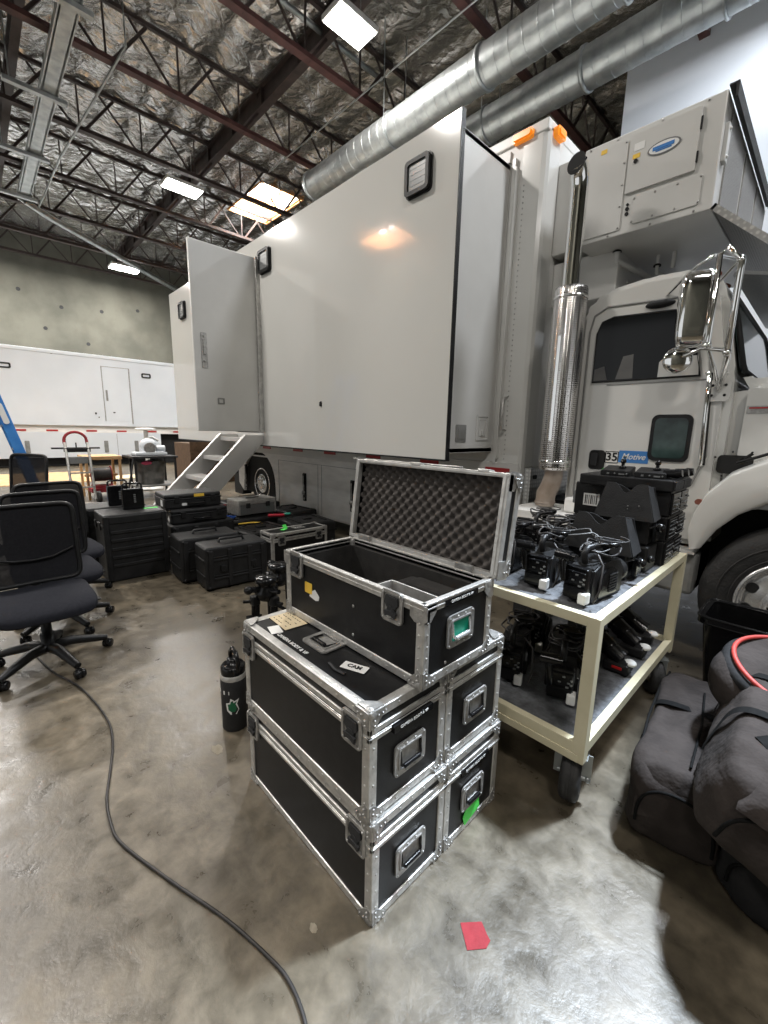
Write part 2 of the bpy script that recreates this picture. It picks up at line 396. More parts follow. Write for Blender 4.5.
# ---- roof joists: bottom chord, top chord, web members
def node_mesh(kind):
    m = M()
    if kind == 'long': m.bar((0, .74, -.0), (0, 0, .84), .035, .03)      # thin diagonal
    if kind == 'post': m.bar((0, 0, 0), (0, 0, .84), .03, .028)
    if kind == 'short': m.bar((0, 0, 0), (0, .62, .84), .055, .05)
    return m.mesh('web_' + kind, W['steeldark'])
webm = {k: node_mesh(k) for k in ('long', 'post', 'short')}
JX = [-2.35, -4.72, -7.14, -9.62, -12.1, -14.55, -17.0, -19.4, -21.7]
jnames = ['nearest the truck exhaust, over the ducts', 'second from the truck, just right of the large lamp', 'third from the truck, dark red, left of the large lamp',
          'fourth from the truck, dark red bottom chord', 'fifth from the truck, between two red joists and the skylight', 'sixth from the truck, crossing the skylight opening',
          'seventh from the truck, just beyond the skylight', 'eighth from the truck, next but one to the concrete wall', 'furthest one, right against the concrete wall top']
for k, x in enumerate(JX):
    th = Thing('roof_joist', 'open web steel roof joist, ' + jnames[k], 'joist', (x, 4, 7.7), group='steel roof joists under the foil insulation')
    mm = 'steelred' if k < 4 else 'steeldark'
    b = M(); b.box(-.07, -.01, -11, 11, 0, .065); b.box(.01, .07, -11, 11, 0, .065); b.box(-.07, .07, -11, 11, -.012, 0)
    th.part('bottom_chord', b, mm)
    b = M(); b.box(-.035, .035, -11, 11, .86, .93); th.part('top_chord', b, 'steeldark')
    y = -5.2
    while y < 7:
        for kind, dy in (('long', -.06), ('post', 0), ('short', .06)):
            if kind == 'long':
                o = th.share('web_bar', webm[kind], loc=(0, y - 1.3 + .56, .0)); o.location = (0, y - .80, 0)
            else: o = th.share('web_bar', webm[kind], loc=(0, y + dy, 0))
        y += 1.2
th = Thing('roof_girder', 'long dark steel girder running lengthwise under the foil roof across all joists', 'girder', (-10, 5.25, 8.05))
b = M(); b.box(-12.4, 8, -.085, .085, .14, .165); b.box(-12.4, 8, -.085, .085, .5, .525); b.box(-12.4, 8, -.012, .012, .16, .5)
th.part('girder_beam', b, 'steeldark')
b = M(); 
for i in range(14): b.box(-12 + i * 1.4, -11.95 + i * 1.4, -.08, .08, .165, .5)
th.pieces('stiffener', b, 'steeldark')
th = Thing('roof_girder', 'dark girder under the foil above the pale strut channel', 'girder', (-14, 1.35, 8.05))
b = M(); b.box(-8.4, 9, -.07, .07, .2, .22); b.box(-8.4, 9, -.07, .07, .5, .52); b.box(-8.4, 9, -.01, .01, .22, .5)
th.part('girder_beam', b, 'steeldark')
b = M(); [b.box(-8 + i * 2.4, -7.95 + i * 2.4, -.06, .06, .22, .5) for i in range(7)]
th.pieces('stiffener', b, 'steeldark')

# ---- ducts
def duct(label, x0, x1, y, z, r, elbow):
    th = Thing('spiral_duct', label, 'duct', ((x0 + x1) / 2, y, z), group='round galvanised ducts', world=True)
    pts = [(x0, y, z), (x1, y, z)]
    b = M(); prof = []; L_ = x1 - x0; n = int(L_ / .22)
    for i in range(n):
        a = x0 + L_ * i / n; prof += [a]
    T = frame((0, y, z), (0, 1, 0), (0, 0, 1))
    b.lathe([(r, x0), (r, x1)], T, 40)
    for a in prof: b.lathe([(r - .002, a - .008), (r + .005, a - .003), (r + .005, a + .003), (r - .002, a + .008)], T, 40)
    th.part('duct_run', b, 'galv')
    b = M()
    for a in (x0 + .02, x0 + .35 * L_, x0 + .68 * L_): b.lathe([(r, a - .03), (r + .025, a - .03), (r + .025, a + .03), (r, a + .03)], T, 28)
    th.pieces('collar', b, 'galv')
    b = M(); b.lathe([(0, x0), (r, x0), (r, x0 + .01)], T, 28); th.part('end_cap', b, 'galv')
    for a in (x0 + .2 * L_, x0 + .5 * L_, x0 + .8 * L_):
        h = M(); h.bar((a, y - r, z), (a, y - r, z + 1.6), .02, .006); h.bar((a, y + r, z), (a, y + r, z + 1.6), .02, .006)
        h.lathe([(r + .002, a - .015), (r + .03, a - .015), (r + .03, a + .015), (r + .002, a + .015)], T, 28); th.part('hanger_strap', h, 'galv')
duct('large round galvanised duct nearer the camera, ending above the white trailer', -9.1, 4, 6.28, 7.0, .27, 0)
duct('large round galvanised duct further back, passing behind the roof unit toward the white wall', -7.5, 4, 7.45, 7.05, .27, 0)
th = Thing('cable_tray', 'pale galvanised strut channel hanging below the roof joists', 'cable tray', (-12, 1.7, 7.4), world=True)
b = M(); b.box(-15.7, -2, 1.56, 1.60, 7.36, 7.48); b.box(-15.7, -2, 1.78, 1.82, 7.36, 7.48); b.box(-15.7, -2, 1.58, 1.80, 7.36, 7.38)
th.part('channel', b, 'galv')
for a in (-15.5, -13.1, -10.68, -8.3):
    b = M(); b.box(a - .05, a + .05, 1.05, 1.95, 7.28, 7.35); b.bar((a, 1.15, 7.3), (a, 1.15, 8.5), .02); th.part('cross_bracket', b, 'galv')
b = M(); b.tube([(-15.7, 1.7, 7.3), (-16.3, 2.4, 7.25), (-20.6, 7.6, 7.2)], .07, 10); b.tube([(-15.6, 1.55, 7.3), (-16.3, 2.2, 7.25), (-20.8, 7.5, 7.2)], .03, 8)
single('conduit_pipe', b, 'galv', 'pale steel conduit slanting down the ceiling from the strut channel to the trailer', 'pipe')
b = M(); b.tube([(-9.0, 2.55, 7.66), (-9.0, 2.55, 8.6)], .012, 6); b.tube([(-17, 2.1, 7.6), (-17, 2.1, 8.6)], .012, 6); b.tube([(-9.0, 2.55, 7.66), (-13.4, 2.2, 7.6), (-17, 2.1, 7.6)], .022, 8); single('sprinkler_pipe', b, 'galv', 'thin grey sprinkler pipe hung below the joists at upper left', 'pipe')
b = M(); b.tube([(-7.3, 3.9, 8.4), (-7.3, 6.7, 8.4)], .045, 8)
single('sprinkler_pipe', b, 'galv', 'short pale pipe near the foil left of the large ceiling light', 'pipe')
b = M(); b.tube([(-10.4, 5.9, 7.62), (4, 5.95, 7.62)], .012, 8)
single('sprinkler_pipe', b, 'galv', 'long thin pipe running above the nearer round duct', 'pipe')

# ---- high-bay lights
def highbay(x, y, z, lx, ly, label, power):
    th = Thing('ceiling_light', label, 'ceiling light', (x, y, z), group='lit high bay lamps under the roof')
    b = M(); b.box(-lx / 2 - .03, lx / 2 + .03, -ly / 2 - .03, ly / 2 + .03, .01, .09, .01); th.part('housing', b, 'whiteplastic')
    b = M(); b.box(-lx / 2, lx / 2, -ly / 2, ly / 2, -.005, .012); th.part('diffuser', b, 'lampface')
    b = M(); b.cyl((0, -ly * .3, .09), (0, -ly * .3, .9), .006, n=6); b.cyl((0, ly * .3, .09), (0, ly * .3, .9), .006, n=6); th.part('hanger_wire', b, 'galv')
    l = bpy.data.lights.new('highbay_and_fill_lamp', 'AREA'); l.shape = 'RECTANGLE'; l.size = lx; l.size_y = ly; l.energy = power; l.color = (1, .955, .90)
    lo = bpy.data.objects.new('highbay_and_fill_lamp', l); COL.objects.link(lo); lo.location = (x, y, z - .03)
highbay(-6.07, 4.9, 7.6, .42, .68, 'large bright rectangular ceiling light at the top of the picture', 330)
highbay(-12.67, 4.67, 7.6, .5, .85, 'ceiling light just left of the skylight', 330)
highbay(-20.2, 5.05, 7.55, .6, .95, 'small distant ceiling light above the concrete wall', 330)

# ================================================================ NEAR TRAILER
def window_hole_panel(m, x0, x1, z0, z1, hx0, hx1, hz0, hz1, y0, y1):
    m.box(x0, hx0, y0, y1, z0, z1); m.box(hx1, x1, y0, y1, z0, z1)
    m.box(hx0, hx1, y0, y1, z0, hz0); m.box(hx0, hx1, y0, y1, hz1, z1)
tr = Thing('production_trailer', 'large glossy white trailer with its long side section slid out toward the cases', 'trailer', (-5.5, 3.9, 0), world=True)
b = M(); b.box(-9.6, -2.10, 3.85, 6.45, 1.14, 4.12)
b.box(-9.6, -2.07, 3.83, 6.47, 4.10, 4.19, .01); b.box(-9.6, -2.10, 3.83, 3.86, 1.10, 1.26, .005)
b.box(-3.0, -2.42, 3.825, 3.85, 4.0, 4.06); b.box(-9.5, -2.42, 3.82, 3.85, 3.97, 4.0)
body = tr.part('trailer_body', b, 'boxwhite')
b = M()
pts = [(-2.30, 3.84), (-2.12, 3.84), (-2.085, 3.855), (-2.07, 3.89), (-2.07, 4.06), (-2.30, 4.06)]
b.prism(pts, .52, 4.13)
tr.part('corner_post', b, 'truckwhite')
b = M(); b.box(-2.11, -2.075, 3.9, 6.4, .9, 4.12); nf = tr.part('nose_panel', b, 'boxwhite')
b = M()
for i in range(54):
    z = 1.25 + i * .047
    b.ball((-2.27, 3.838, z), .007, (1, .5, 1), 6); 
for i in range(20): b.ball((-2.36, 3.848, 1.3 + i * .135), .006, (1, .5, 1), 6)
tr.pieces('rivet', b, 'aludull')
b = M(); b.box(-2.385, -2.355, 3.815, 3.85, 1.25, 3.98); b.box(-2.345, -2.335, 3.80, 3.85, 1.3, 3.9); tr.part('corner_channel', b, 'truckwhite')
# skirt with wheel arch
hub = (-7.5, .52)
pl = [(-2.09, .50), (-2.09, 1.14), (-8.35, 1.14), (-8.35, .45), (hub[0] - .64, .30)]
for i in range(17):
    a = PI - PI * i / 16; pl.append((hub[0] + .62 * cos(a), hub[1] + .60 * sin(a)))
pl += [(hub[0] + .64, .18), (-3.6, .17), (-3.4, .5)]
b = M(); b.prism([(x, z) for x, z in pl], 0, .05, FY(0, 3.92, 0)); b.box(-8.3, -2.1, 3.86, 3.875, 1.02, 1.045)
tr.part('skirt_panel', b, 'skirt')
b = M()
for x in (-6.75, -5.55, -5.45, -4.3, -4.2, -3.2): b.box(x, x + .006, 3.866, 3.871, .22, 1.0)
b.box(-6.75, -3.2, 3.866, 3.871, 1.0, 1.006)
tr.pieces('locker_door_seam', b, 'lens')
b = M(); b.box(-9.5, -2.3, 4.2, 6.3, .55, 1.13); b.box(hub[0] - .66, hub[0] + .66, 3.93, 4.25, .3, 1.13); tr.part('dark_underside', b, 'dark')
b = M(); b.box(-9.4, -8.95, 4.3, 5.6, .12, .9, .02); b.box(-9.3, -8.9, 4.2, 4.4, .1, 1.1); tr.part('axle_crate', b, 'dark')
def tyre_wheel(th, x, y, z, R, rr, w, hand):
    """outer face toward -Y"""
    T = frame((x, y, z), (1, 0, 0), (0, 0, 1))   # local z = -Y (outward)
    b = M(); h = w / 2
    b.lathe([(rr, -.01), (rr + .03, .012), (R - .07, .010), (R - .02, -.02), (R, -.06), (R, -w + .04), (R - .03, -w), (rr, -w)], T, 56)
    for k in range(3): b.lathe([(R + .001, -.09 - k * .05), (R - .012, -.095 - k * .05), (R - .012, -.105 - k * .05), (R + .001, -.11 - k * .05)], T, 56)
    for k in ((.03, .10) if R > .51 else ()): b.lathe([(rr + k, .013), (rr + k + .006, .019), (rr + k + .012, .013)], T, 48)
    ty = th.part('tyre', b, 'rubber')
    b = M(); b.lathe([(rr + .012, .0), (rr + .012, .022), (rr - .012, .026), (rr - .02, .012), (rr - .028, -.004), (rr * .84, -.004), (rr * .72, .008), (rr * .60, .022), (rr * .55, .026), (rr * .52, .045), (rr * .30, .06), (rr * .22, .06), (0, .062)], T, 56)
    wh = th.part('wheel_disc', b, 'chromeworn')
    b = M()
    for k in range(10):
        a = 2 * PI * k / 10 + .2
        P = circ(.034 if hand else .02, 16); TT = T @ Matrix.Translation((cos(a) * rr * .82, sin(a) * rr * .78, -.004)); b.prism(P, 0, .012, TT)
    th.pieces('hand_hole', b, 'dark', wh)
    b = M()
    for k in range(10):
        a = 2 * PI * k / 10; b.cyl(T @ Vector((cos(a) * rr * .42, sin(a) * rr * .42, .03)), T @ Vector((cos(a) * rr * .42, sin(a) * rr * .42, .065)), .015, .012, 8)
    th.pieces('lug_nut', b, 'chrome', wh)
tyre_wheel(tr, hub[0], 3.95, .50, .50, .29, .26, True)
for x in (-5.92, -4.68, -8.0):
    b = M(); b.prism(RR(.09, .46, .012), -.002, .012, FY(x, 3.868, .61)); b.prism(RR(.05, .18, .01), .012, .03, FY(x, 3.868, .74)); pd = tr.part('paddle_latch', b, 'blackplastic')
    b = M(); b.box(x - .012, x + .012, 3.83, 3.85, .56, .80, .004); b.ball((x, 3.835, .52), .04, (1, .5, 1), 12); b.ball((x, 3.85, .42), .022, (1, .4, 1), 8); tr.part('latch_lever', b, 'aludull', pd)
for x in (-7.076, -6.05, -5.176, -4.21, -3.235, -8.1):
    b = M(); b.box(x - .14, x + .14, 3.822, 3.832, 1.185, 1.235); tr.part('red_reflector', b, 'red')
b = M(); b.box(-2.47, -2.19, 3.822, 3.85, 1.145, 1.205, .003); tr.part('red_reflector', b, 'red')
b = M(); b.tube([(-2.285, 3.84, 1.90), (-2.285, 3.77, 1.89), (-2.285, 3.77, 1.59), (-2.285, 3.84, 1.58)], .011, 8); tr.part('grab_handle', b, 'alu')
b = M(); b.prism(RR(.20, .075, .03), 0, .04, FY(-2.30, 3.84, 4.125)); b.prism(RR(.17, .05, .02), .04, .06, FY(-2.30, 3.84, 4.125)); tr.part('amber_marker_light', b, 'orange')
b = M(); b.prism(RR(.15, .085, .03), 0, .045, FX(-2.07, 3.99, 4.11)); b.prism(RR(.11, .05, .02), .045, .06, FX(-2.07, 3.99, 4.11)); tr.part('amber_marker_light', b, 'orange')
b = M(); b.box(-2.07, -2.0, 3.9, 4.9, .62, 1.22, .003); tr.part('tread_plate', b, 'diamond')
b = M(); b.prism(RR(.07, .04, .012), 0, .01, FX(-2.0, 3.98, 1.13)); tr.part('oval_vent', b, 'dark')
b = M(); b.box(-2.075, -1.745, 4.08, 5.6, 3.17, 3.92, .01); tr.part('unit_shroud', b, 'boxwhite')
b = M(); b.box(-2.075, -1.5, 4.15, 6.0, 2.74, 3.12, .01); b.tube([(-1.55, 4.3, 3.1), (-1.55, 4.3, 2.95), (-1.5, 4.5, 2.88), (-1.4, 5.2, 2.85)], .03, 8); tr.part('duct_housing', b, 'boxwhite')
# slide-out
sl = M(); sl.box(-9.02, -2.43, 3.02, 3.9, 1.36, 1.40); sl.box(-9.02, -2.43, 3.02, 3.9, 3.92, 3.96)
sl.box(-2.47, -2.43, 3.0, 3.86, 1.36, 3.96, .004); sl.box(-9.02, -8.98, 3.0, 3.86, 1.36, 3.96)
so = tr.part('slide_out_box', sl, 'boxwhite')
b = M(); window_hole_panel(b, -9.10, -2.34, 1.31, 3.985, -6.46, -5.60, 1.48, 3.72, 2.985, 3.01); pn = tr.part('slide_out_panel', b, 'panelwhite')
b = M(); b.box(-2.342, -2.333, 2.982, 3.03, 1.305, 3.99); b.box(-9.11, -2.33, 2.98, 3.03, 1.295, 1.31); tr.part('edge_gasket', b, 'blackplastic', pn)
b = M(); b.prism(RR(.16, .16, .01), 0, .006, FX(-2.43, 3.44 - .13, 1.54)); b.prism(RR(.10, .10, .01), .006, .012, FX(-2.43, 3.31, 1.54)); tr.part('socket_plate', b, 'greyplastic', so)
b = M(); P = RR(.21, .25, .012); Q = RR(.17, .21, .01); b.ring(P, Q, 0, .008, FX(-2.43, 3.66, 1.60)); b.ring(RR(.12, .17, .01), RR(.10, .15, .01), 0, .006, FX(-2.43, 3.66, 1.60)); b.prism(RR(.035, .05, .005), 0, .014, FX(-2.43, 3.66, 1.55)); tr.part('access_hatch', b, 'boxwhite', so)
b = M(); b.ball((-4.206, 2.985, 1.855), .020, (1, .5, 1), 10); b.prism(RR(.035, .05, .01), 0, .012, FY(-4.206, 2.985, 1.84)); tr.part('keyhole', b, 'dark', pn)
b = M(); b.box(-2.35, -5.6, 3.005, 3.012, 4., 4.0)
# interior recess behind the door opening
b = M(); b.box(-6.46, -5.60, 3.60, 3.62, 1.48, 3.72); b.box(-6.48, -6.46, 3.01, 3.62, 1.48, 3.72); b.box(-5.60, -5.58, 3.01, 3.62, 1.48, 3.72); b.box(-6.46, -5.60, 3.01, 3.62, 1.46, 1.48); tr.part('entry_recess', b, 'greyplastic')
for lx, lz in ((-2.755, 3.662), (-5.40, 3.66), (-8.41, 3.59)):
    T = FY(lx, 2.985, lz)
    b = M(); b.ring(RR(.27, .27, .035), RR(.205, .205, .02), 0, .05, T); b.ring(RR(.29, .29, .04), RR(.24, .24, .03), 0, .018, T); lp = tr.part('scene_light', b, 'blackplastic')
    b = M(); b.prism(RR(.215, .215, .02), 0, .035, T)
    for i in range(4): b.box(-.09, .09, -.065 + i * .042, -.060 + i * .042, .033, .037, 0, T)
    tr.part('light_lens', b, 'lens', lp)
b = M(); b.box(-5.655, -5.61, 2.09, 2.985, 1.50, 3.745, .008); dr = tr.part('entry_door', b, 'boxwhite')
b = M(); b.box(-5.62, -5.575, 2.93, 3.0, 1.49, 3.75, .004); tr.part('door_hinge', b, 'alu', dr)
b = M(); b.prism(RR(.07, .42, .01), 0, .012, FX(-5.61, 2.215, 2.49)); b.box(-5.60, -5.575, 2.20, 2.23, 2.44, 2.62, .004); b.prism(circ(.018), .012, .03, FX(-5.61, 2.215, 2.37)); b.prism(circ(.014), .012, .03, FX(-5.61, 2.215, 2.66)); tr.part('latch_plate', b, 'aludull', dr)
b = M(); b.ring(RR(.09, .08, .01), RR(.055, .045, .006), 0, .008, FX(-5.61, 2.40, 1.885)); tr.part('small_latch', b, 'greyplastic', dr)

# roof unit on the nose
ac = Thing('refrigeration_unit', 'boxy white roof unit with riveted access doors mounted high on the trailer nose', 'cooling unit', (-1.28, 4.8, 3.1), world=True)
b = M(); b.box(-1.745, -.825, 3.86, 5.95, 3.10, 3.81, .008); ac.part('unit_body', b, 'boxwhite')
def slab(x0, x1, z0, z1, t=.016, r=.02): return M().prism(RR(x1 - x0, z1 - z0, r), 0, t, FY((x0 + x1) / 2, 3.86, (z0 + z1) / 2))
d1 = ac.part('large_door', slab(-1.40, -.955, 3.375, 3.765, .022, .006), 'boxwhite')
ac.part('lower_cover', slab(-1.335, -.905, 3.15, 3.34, .012, .02), 'boxwhite')
ac.part('side_cover', slab(-1.74, -1.415, 3.135, 3.76, .012, .02), 'boxwhite')
b = M()
for x in (-1.33, -1.19, -1.05, -.91):
    for z in (3.165, 3.325): b.ball((x, 3.845, z), .007, n=8)
for z in (3.15, 3.3, 3.45, 3.6, 3.74):
    for x in (-1.73, -1.43): b.ball((x, 3.845, z), .007, n=8)
for x in (-1.7, -1.5, -1.2, -.93): b.ball((x, 3.855, 3.79), .008, n=8); b.ball((x, 3.855, 3.115), .008, n=8)
ac.pieces('screw', b, 'aludull')
b = M(); b.box(-.957, -.945, 3.835, 3.85, 3.62, 3.70, .003); b.box(-.957, -.945, 3.835, 3.85, 3.42, 3.49, .003); b.prism(circ(.014), 0, .012, FY(-1.345, 3.84, 3.575)); ac.pieces('door_hinge', b, 'dark', d1)
b = M(); b.prism([(.105 * cos(a), .045 * sin(a)) for a in [2 * PI * i / 36 for i in range(36)]], 0, .006, FY(-1.165, 3.838, 3.60)); lg = ac.part('oval_badge', b, 'lens', d1)
b = M(); b.prism([(.094 * cos(a), .036 * sin(a)) for a in [2 * PI * i / 36 for i in range(36)]], .006, .008, FY(-1.165, 3.838, 3.60)); ac.part('badge_face', b, 'paper', lg)
b = M(); b.box(-1.235, -1.10, 3.826, 3.830, 3.592, 3.615); b.box(-1.215, -1.115, 3.826, 3.830, 3.58, 3.588); ac.part('badge_band', b, 'blue', lg)
for x, z, w, h in ((-1.345, 3.61, .05, .03), (-1.59, 3.735, .045, .03)):
    b = M(); b.prism(RR(w, h, .003), 0, .002, FY(x, 3.837 if x > -1.5 else 3.847, z)); ac.part('yellow_sticker', b, 'yellow')
b = M(); b.prism(RR(.07, .05, .003), 0, .002, FY(-1.33, 3.837, 3.67)); ac.part('white_sticker', b, 'paper', d1)
b = M(); b.prism(circ(.013), 0, .01, FY(-1.375, 3.86, 3.27)); b.prism(circ(.013), 0, .01, FY(-1.375, 3.86, 3.235)); b.prism(circ(.009), 0, .01, FY(-1.375, 3.86, 3.30)); ac.part('gauge_port', b, 'dark')
for i in range(3):
    b = M(); b.box(-.830, -.815, 4.02 + i * .66, 4.02 + i * .66 + .58, 3.15, 3.76); ac.part('condenser_grille', b, 'grille')
b = M(); b.box(-.825, -.775, 3.85, 5.98, 3.815, 3.83, .004); b.box(-.785, -.770, 3.85, 5.98, 3.74, 3.83, .002); ac.part('top_visor', b, 'hood')
b = M(); b.box(-.825, -.80, 3.90, 3.97, 3.40, 3.63, .004); b.ball((-.80, 3.93, 3.6), .012, n=8); b.ball((-.80, 3.93, 3.43), .012, n=8); ac.part('toggle_latch', b, 'boxwhite')
b = M(); T = Matrix.Translation((-.825, 4.9, 3.105)) @ RYm(math.radians(42))
b.box(0, .95, -1.05, -1.035, -.012, .028, 0, T); b.box(.0, .95, 1.035, 1.05, -.012, .028, 0, T); b.box(.0, .02, -1.05, 1.05, -.01, .028, 0, T); b.box(0, .95, -1.04, 1.04, .0, .004, 0, T)
fl = ac.part('fold_down_flap', b, 'diamond')
b = M(); b.box(.02, .94, -1.03, 1.03, -.005, -.001, 0, T); ac.part('flap_screen', b, 'screen', fl)
b = M(); b.tube([(-1.52, 4.15, 3.1), (-1.52, 4.15, 3.02), (-1.44, 4.35, 2.98), (-1.3, 5.1, 2.96)], .022, 10); b.tube([(-1.3, 4.5, 3.1), (-1.3, 4.5, 2.96), (-1.1, 5.4, 2.95)], .016, 8); b.tube([(-1.18, 4.5, 3.1), (-1.18, 4.5, 2.97)], .016, 8); ac.pieces('drain_pipe', b, 'whiteplastic')
b = M(); b.lathe([(.02, 0), (.035, -.01), (.035, -.02)], Matrix.Translation((-1.52, 4.15, 3.10)), 12); b.lathe([(.02, 0), (.03, -.01), (.03, -.02)], Matrix.Translation((-1.3, 4.5, 3.03)), 12); ac.pieces('pipe_grommet', b, 'dark')

# entry stairs
st = Thing('folding_stairs', 'aluminium folding stairs leading up to the open trailer door', 'stairs', (-6.0, 2.2, 0), world=True)
for x in (-6.45, -5.62):
    b = M(); b.prism([(2.72, 1.45), (2.98, 1.45), (2.98, 1.36), (1.60, 0.0), (1.27, 0.0)], -.02, .02, FX(x, 0, 0)); 
    b.bar((x, 2.72, 1.45), (x, 1.27, 0), .06, .02); rl = st.part('side_rail', b, 'stairalu')
for i in range(5):
    z = 1.40 - i * .27; y = 2.74 - i * .27
    b = M(); b.box(-6.44, -5.62, y - .02, y + .20, z - .02, z + .01, .003); b.box(-6.44, -5.62, y - .03, y - .01, z - .045, z + .012, .002); st.part('tread', b, 'stairalu')

# ================================================================ TRUCK CAB
cb = Thing('truck_tractor', 'white conventional truck cab with chrome mirrors parked against the trailer nose', 'truck', (-.4, 4.6, 0), world=True)
def xz(poly, y0, y1, bev=0.): return M().prism(poly, -y1, -y0, FY(0, 0, 0), bev)
prof = [(-1.56, .78), (-1.56, 2.42), (-1.545, 2.52), (-1.49, 2.60), (-1.38, 2.655), (-1.1, 2.69), (-.82, 2.68), (-.69, 2.62), (-.62, 2.48), (-.52, 1.98), (-.50, .78)]
cb.part('cab_shell', xz(prof, 3.66, 5.74, .045), 'truckwhite')
dseam = [(-1.47, 1.05), (-1.475, 2.36), (-1.45, 2.47), (-1.36, 2.52), (-.80, 2.50), (-.72, 2.40), (-.64, 1.95), (-.60, 1.42), (-.66, 1.22), (-.82, 1.08), (-1.2, 1.02)]
b = M(); b.tube([(x, 3.655, z) for x, z in dseam], .0075, 6, closed=True); dd = cb.part('cab_door', xz([(x * .985 - .015, z * .985 + .02) for x, z in dseam], 3.648, 3.68, .006), 'truckwhite')
cb.part('door_seal', b, 'greyplastic', dd)
wl = [(-1.41, 1.965), (-1.41, 2.33), (-1.38, 2.41), (-1.30, 2.435), (-.84, 2.415), (-.80, 2.38), (-.70, 1.965)]
cb.part('side_window', xz(wl, 3.635, 3.66, .003), 'glass', dd)
b = M(); b.tube([(x, 3.637, z) for x, z in wl], .007, 6, closed=True); cb.part('window_seal', b, 'blackplastic', dd)
cb.part('seat_glimpse', xz([(-1.40, 1.975), (-1.40, 2.06), (-1.33, 2.08), (-1.30, 1.975)], 3.632, 3.636), 'cabint', dd)
cb.part('seat_glimpse', xz([(-1.24, 1.975), (-1.20, 2.14), (-1.13, 2.15), (-1.12, 1.975)], 3.632, 3.636), 'cabint', dd)
cb.part('bright_glimpse', xz([(-.955, 1.972), (-.955, 2.075), (-.93, 2.10), (-.82, 2.10), (-.725, 2.10), (-.71, 1.972)], 3.631, 3.636), 'truckwhite', dd)  # pale plate on the opaque pane, standing in for brightness seen through the cab
b = M(); b.prism(RR(.255, .335, .045), 0, .012, FY(-.825, 3.648, 1.54)); pw = cb.part('lower_window_frame', b, 'blackplastic', dd)
b = M(); b.prism(RR(.205, .285, .035), .012, .015, FY(-.825, 3.648, 1.54)); cb.part('lower_window_pane', b, 'glassgreen', pw)
b = M(); b.box(-1.30, -.66, 3.642, 3.65, 1.935, 1.942); cb.part('belt_line', b, 'greyplastic', dd)
b = M(); b.prism(RR(.12, .155, .03), 0, .012, FY(-1.31, 3.648, 1.355)); hn = cb.part('door_handle', b, 'dark', dd)
b = M(); b.prism(RR(.05, .10, .015), .012, .028, FY(-1.325, 3.648, 1.36)); cb.part('handle_pull', b, 'hood', hn)
b = M(); b.prism(RR(.098, .092, .006), 0, .003, FY(-1.20, 3.648, 1.382)); n35 = cb.part('number_plate', b, 'paper', dd)
b = M(); b.ring(RR(.098, .092, .006), RR(.086, .080, .004), .003, .004, FY(-1.20, 3.648, 1.382)); cb.part('plate_border', b, 'dark', n35)
cb.text('plate_number', '35', .088, 'dark', FY(-1.20, 3.643, 1.382), n35, bold=.002)
b = M(); b.prism(RR(.205, .092, .004), 0, .003, FY(-1.047, 3.648, 1.392)); mv = cb.part('company_sign', b, 'blue', dd)
cb.text('sign_lettering', 'Motive', .062, 'paper', FY(-1.047, 3.643, 1.392), mv, bold=.0006, shear=.3, sx=.94)
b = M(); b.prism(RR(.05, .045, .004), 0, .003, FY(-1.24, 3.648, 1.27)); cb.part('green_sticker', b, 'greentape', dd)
b = M(); b.tube([(-.66, 3.63, 1.98), (-.64, 3.60, 1.95), (-.615, 3.60, 1.40), (-.62, 3.65, 1.36)], .014, 8); cb.part('grab_rail', b, 'chrome')
b = M(); b.tube([(-.635, 3.645, 1.98), (-.60, 3.645, 1.36)], .006, 6); cb.part('grab_rail_shadow_gap', b, 'dark')
# hood + cowl
hp = [(-.53, 1.02), (-.53, 1.95), (-.40, 1.965), (.2, 1.90), (.9, 1.76), (1.25, 1.66), (1.36, 1.5), (1.38, .85), (.9, .85), (.7, 1.1), (-.2, 1.1)]
cb.part('hood', xz(hp, 3.72, 5.68, .09), 'truckwhite')
b = M(); b.prism(RR(.13, .14, .03), 0, .02, FY(-.585, 3.66, 1.86)); hb = cb.part('mirror_bracket_pad', b, 'truckwhite')
b = M(); [b.ball((-.585 + dx, 3.637, 1.86 + dz), .009, (1, .5, 1), 8) for dx in (-.035, .035) for dz in (-.03, .035)]; cb.pieces('bolt', b, 'dark', hb)
b = M(); b.prism(RR(.19, .125, .03), 0, .01, FY(-.44, 3.68, 1.375)); cb.part('cowl_vent', b, 'dark')
b = M(); [b.ball((x, 3.685, z), .007, n=8) for x, z in ((-.56, 1.33), (-.55, 1.42), (-.46, 1.46), (-.36, 1.46), (-.5, 1.295))]; cb.pieces('bolt', b, 'dark')
b = M(); b.box(-.43, -.31, 3.716, 3.722, 1.71, 1.76); bd = cb.part('side_badge', b, 'aludull')
b = M(); b.box(-.42, -.32, 3.712, 3.717, 1.742, 1.752); cb.part('badge_stripe', b, 'red', bd)
wsh = [(3.74, 2.02), (3.76, 2.42), (3.84, 2.49), (5.56, 2.49), (5.64, 2.42), (5.66, 2.02), (5.6, 1.99), (3.8, 1.99)]
T = frame((-.505, 0, 2.0), (0, 1, 0), (-.24, 0, 1)); b = M(); b.prism([(y, z - 2.0) for y, z in wsh], .0, .02, T); ws = cb.part('windshield', b, 'glassgreen')
b = M(); b.tube([T @ Vector((y, z - 2.0, .02)) for y, z in wsh], .016, 6, closed=True); cb.part('windshield_seal', b, 'dark', ws)
b = M(); T = frame((-.62, 4.7, 2.62), (0, 1, 0), (1, 0, -.25)); b.prism(RR(2.0, .24, .05), 0, .02, T @ Matrix.Translation((0, .12, 0))); cb.part('sun_visor', b, 'lens')
b = M()
for i in range(5): b.ball((-.78, 3.95 + i * .37, 2.69), .045, (1.3, .8, .7), 12)
cb.part('roof_marker_light', b, 'brownmark')
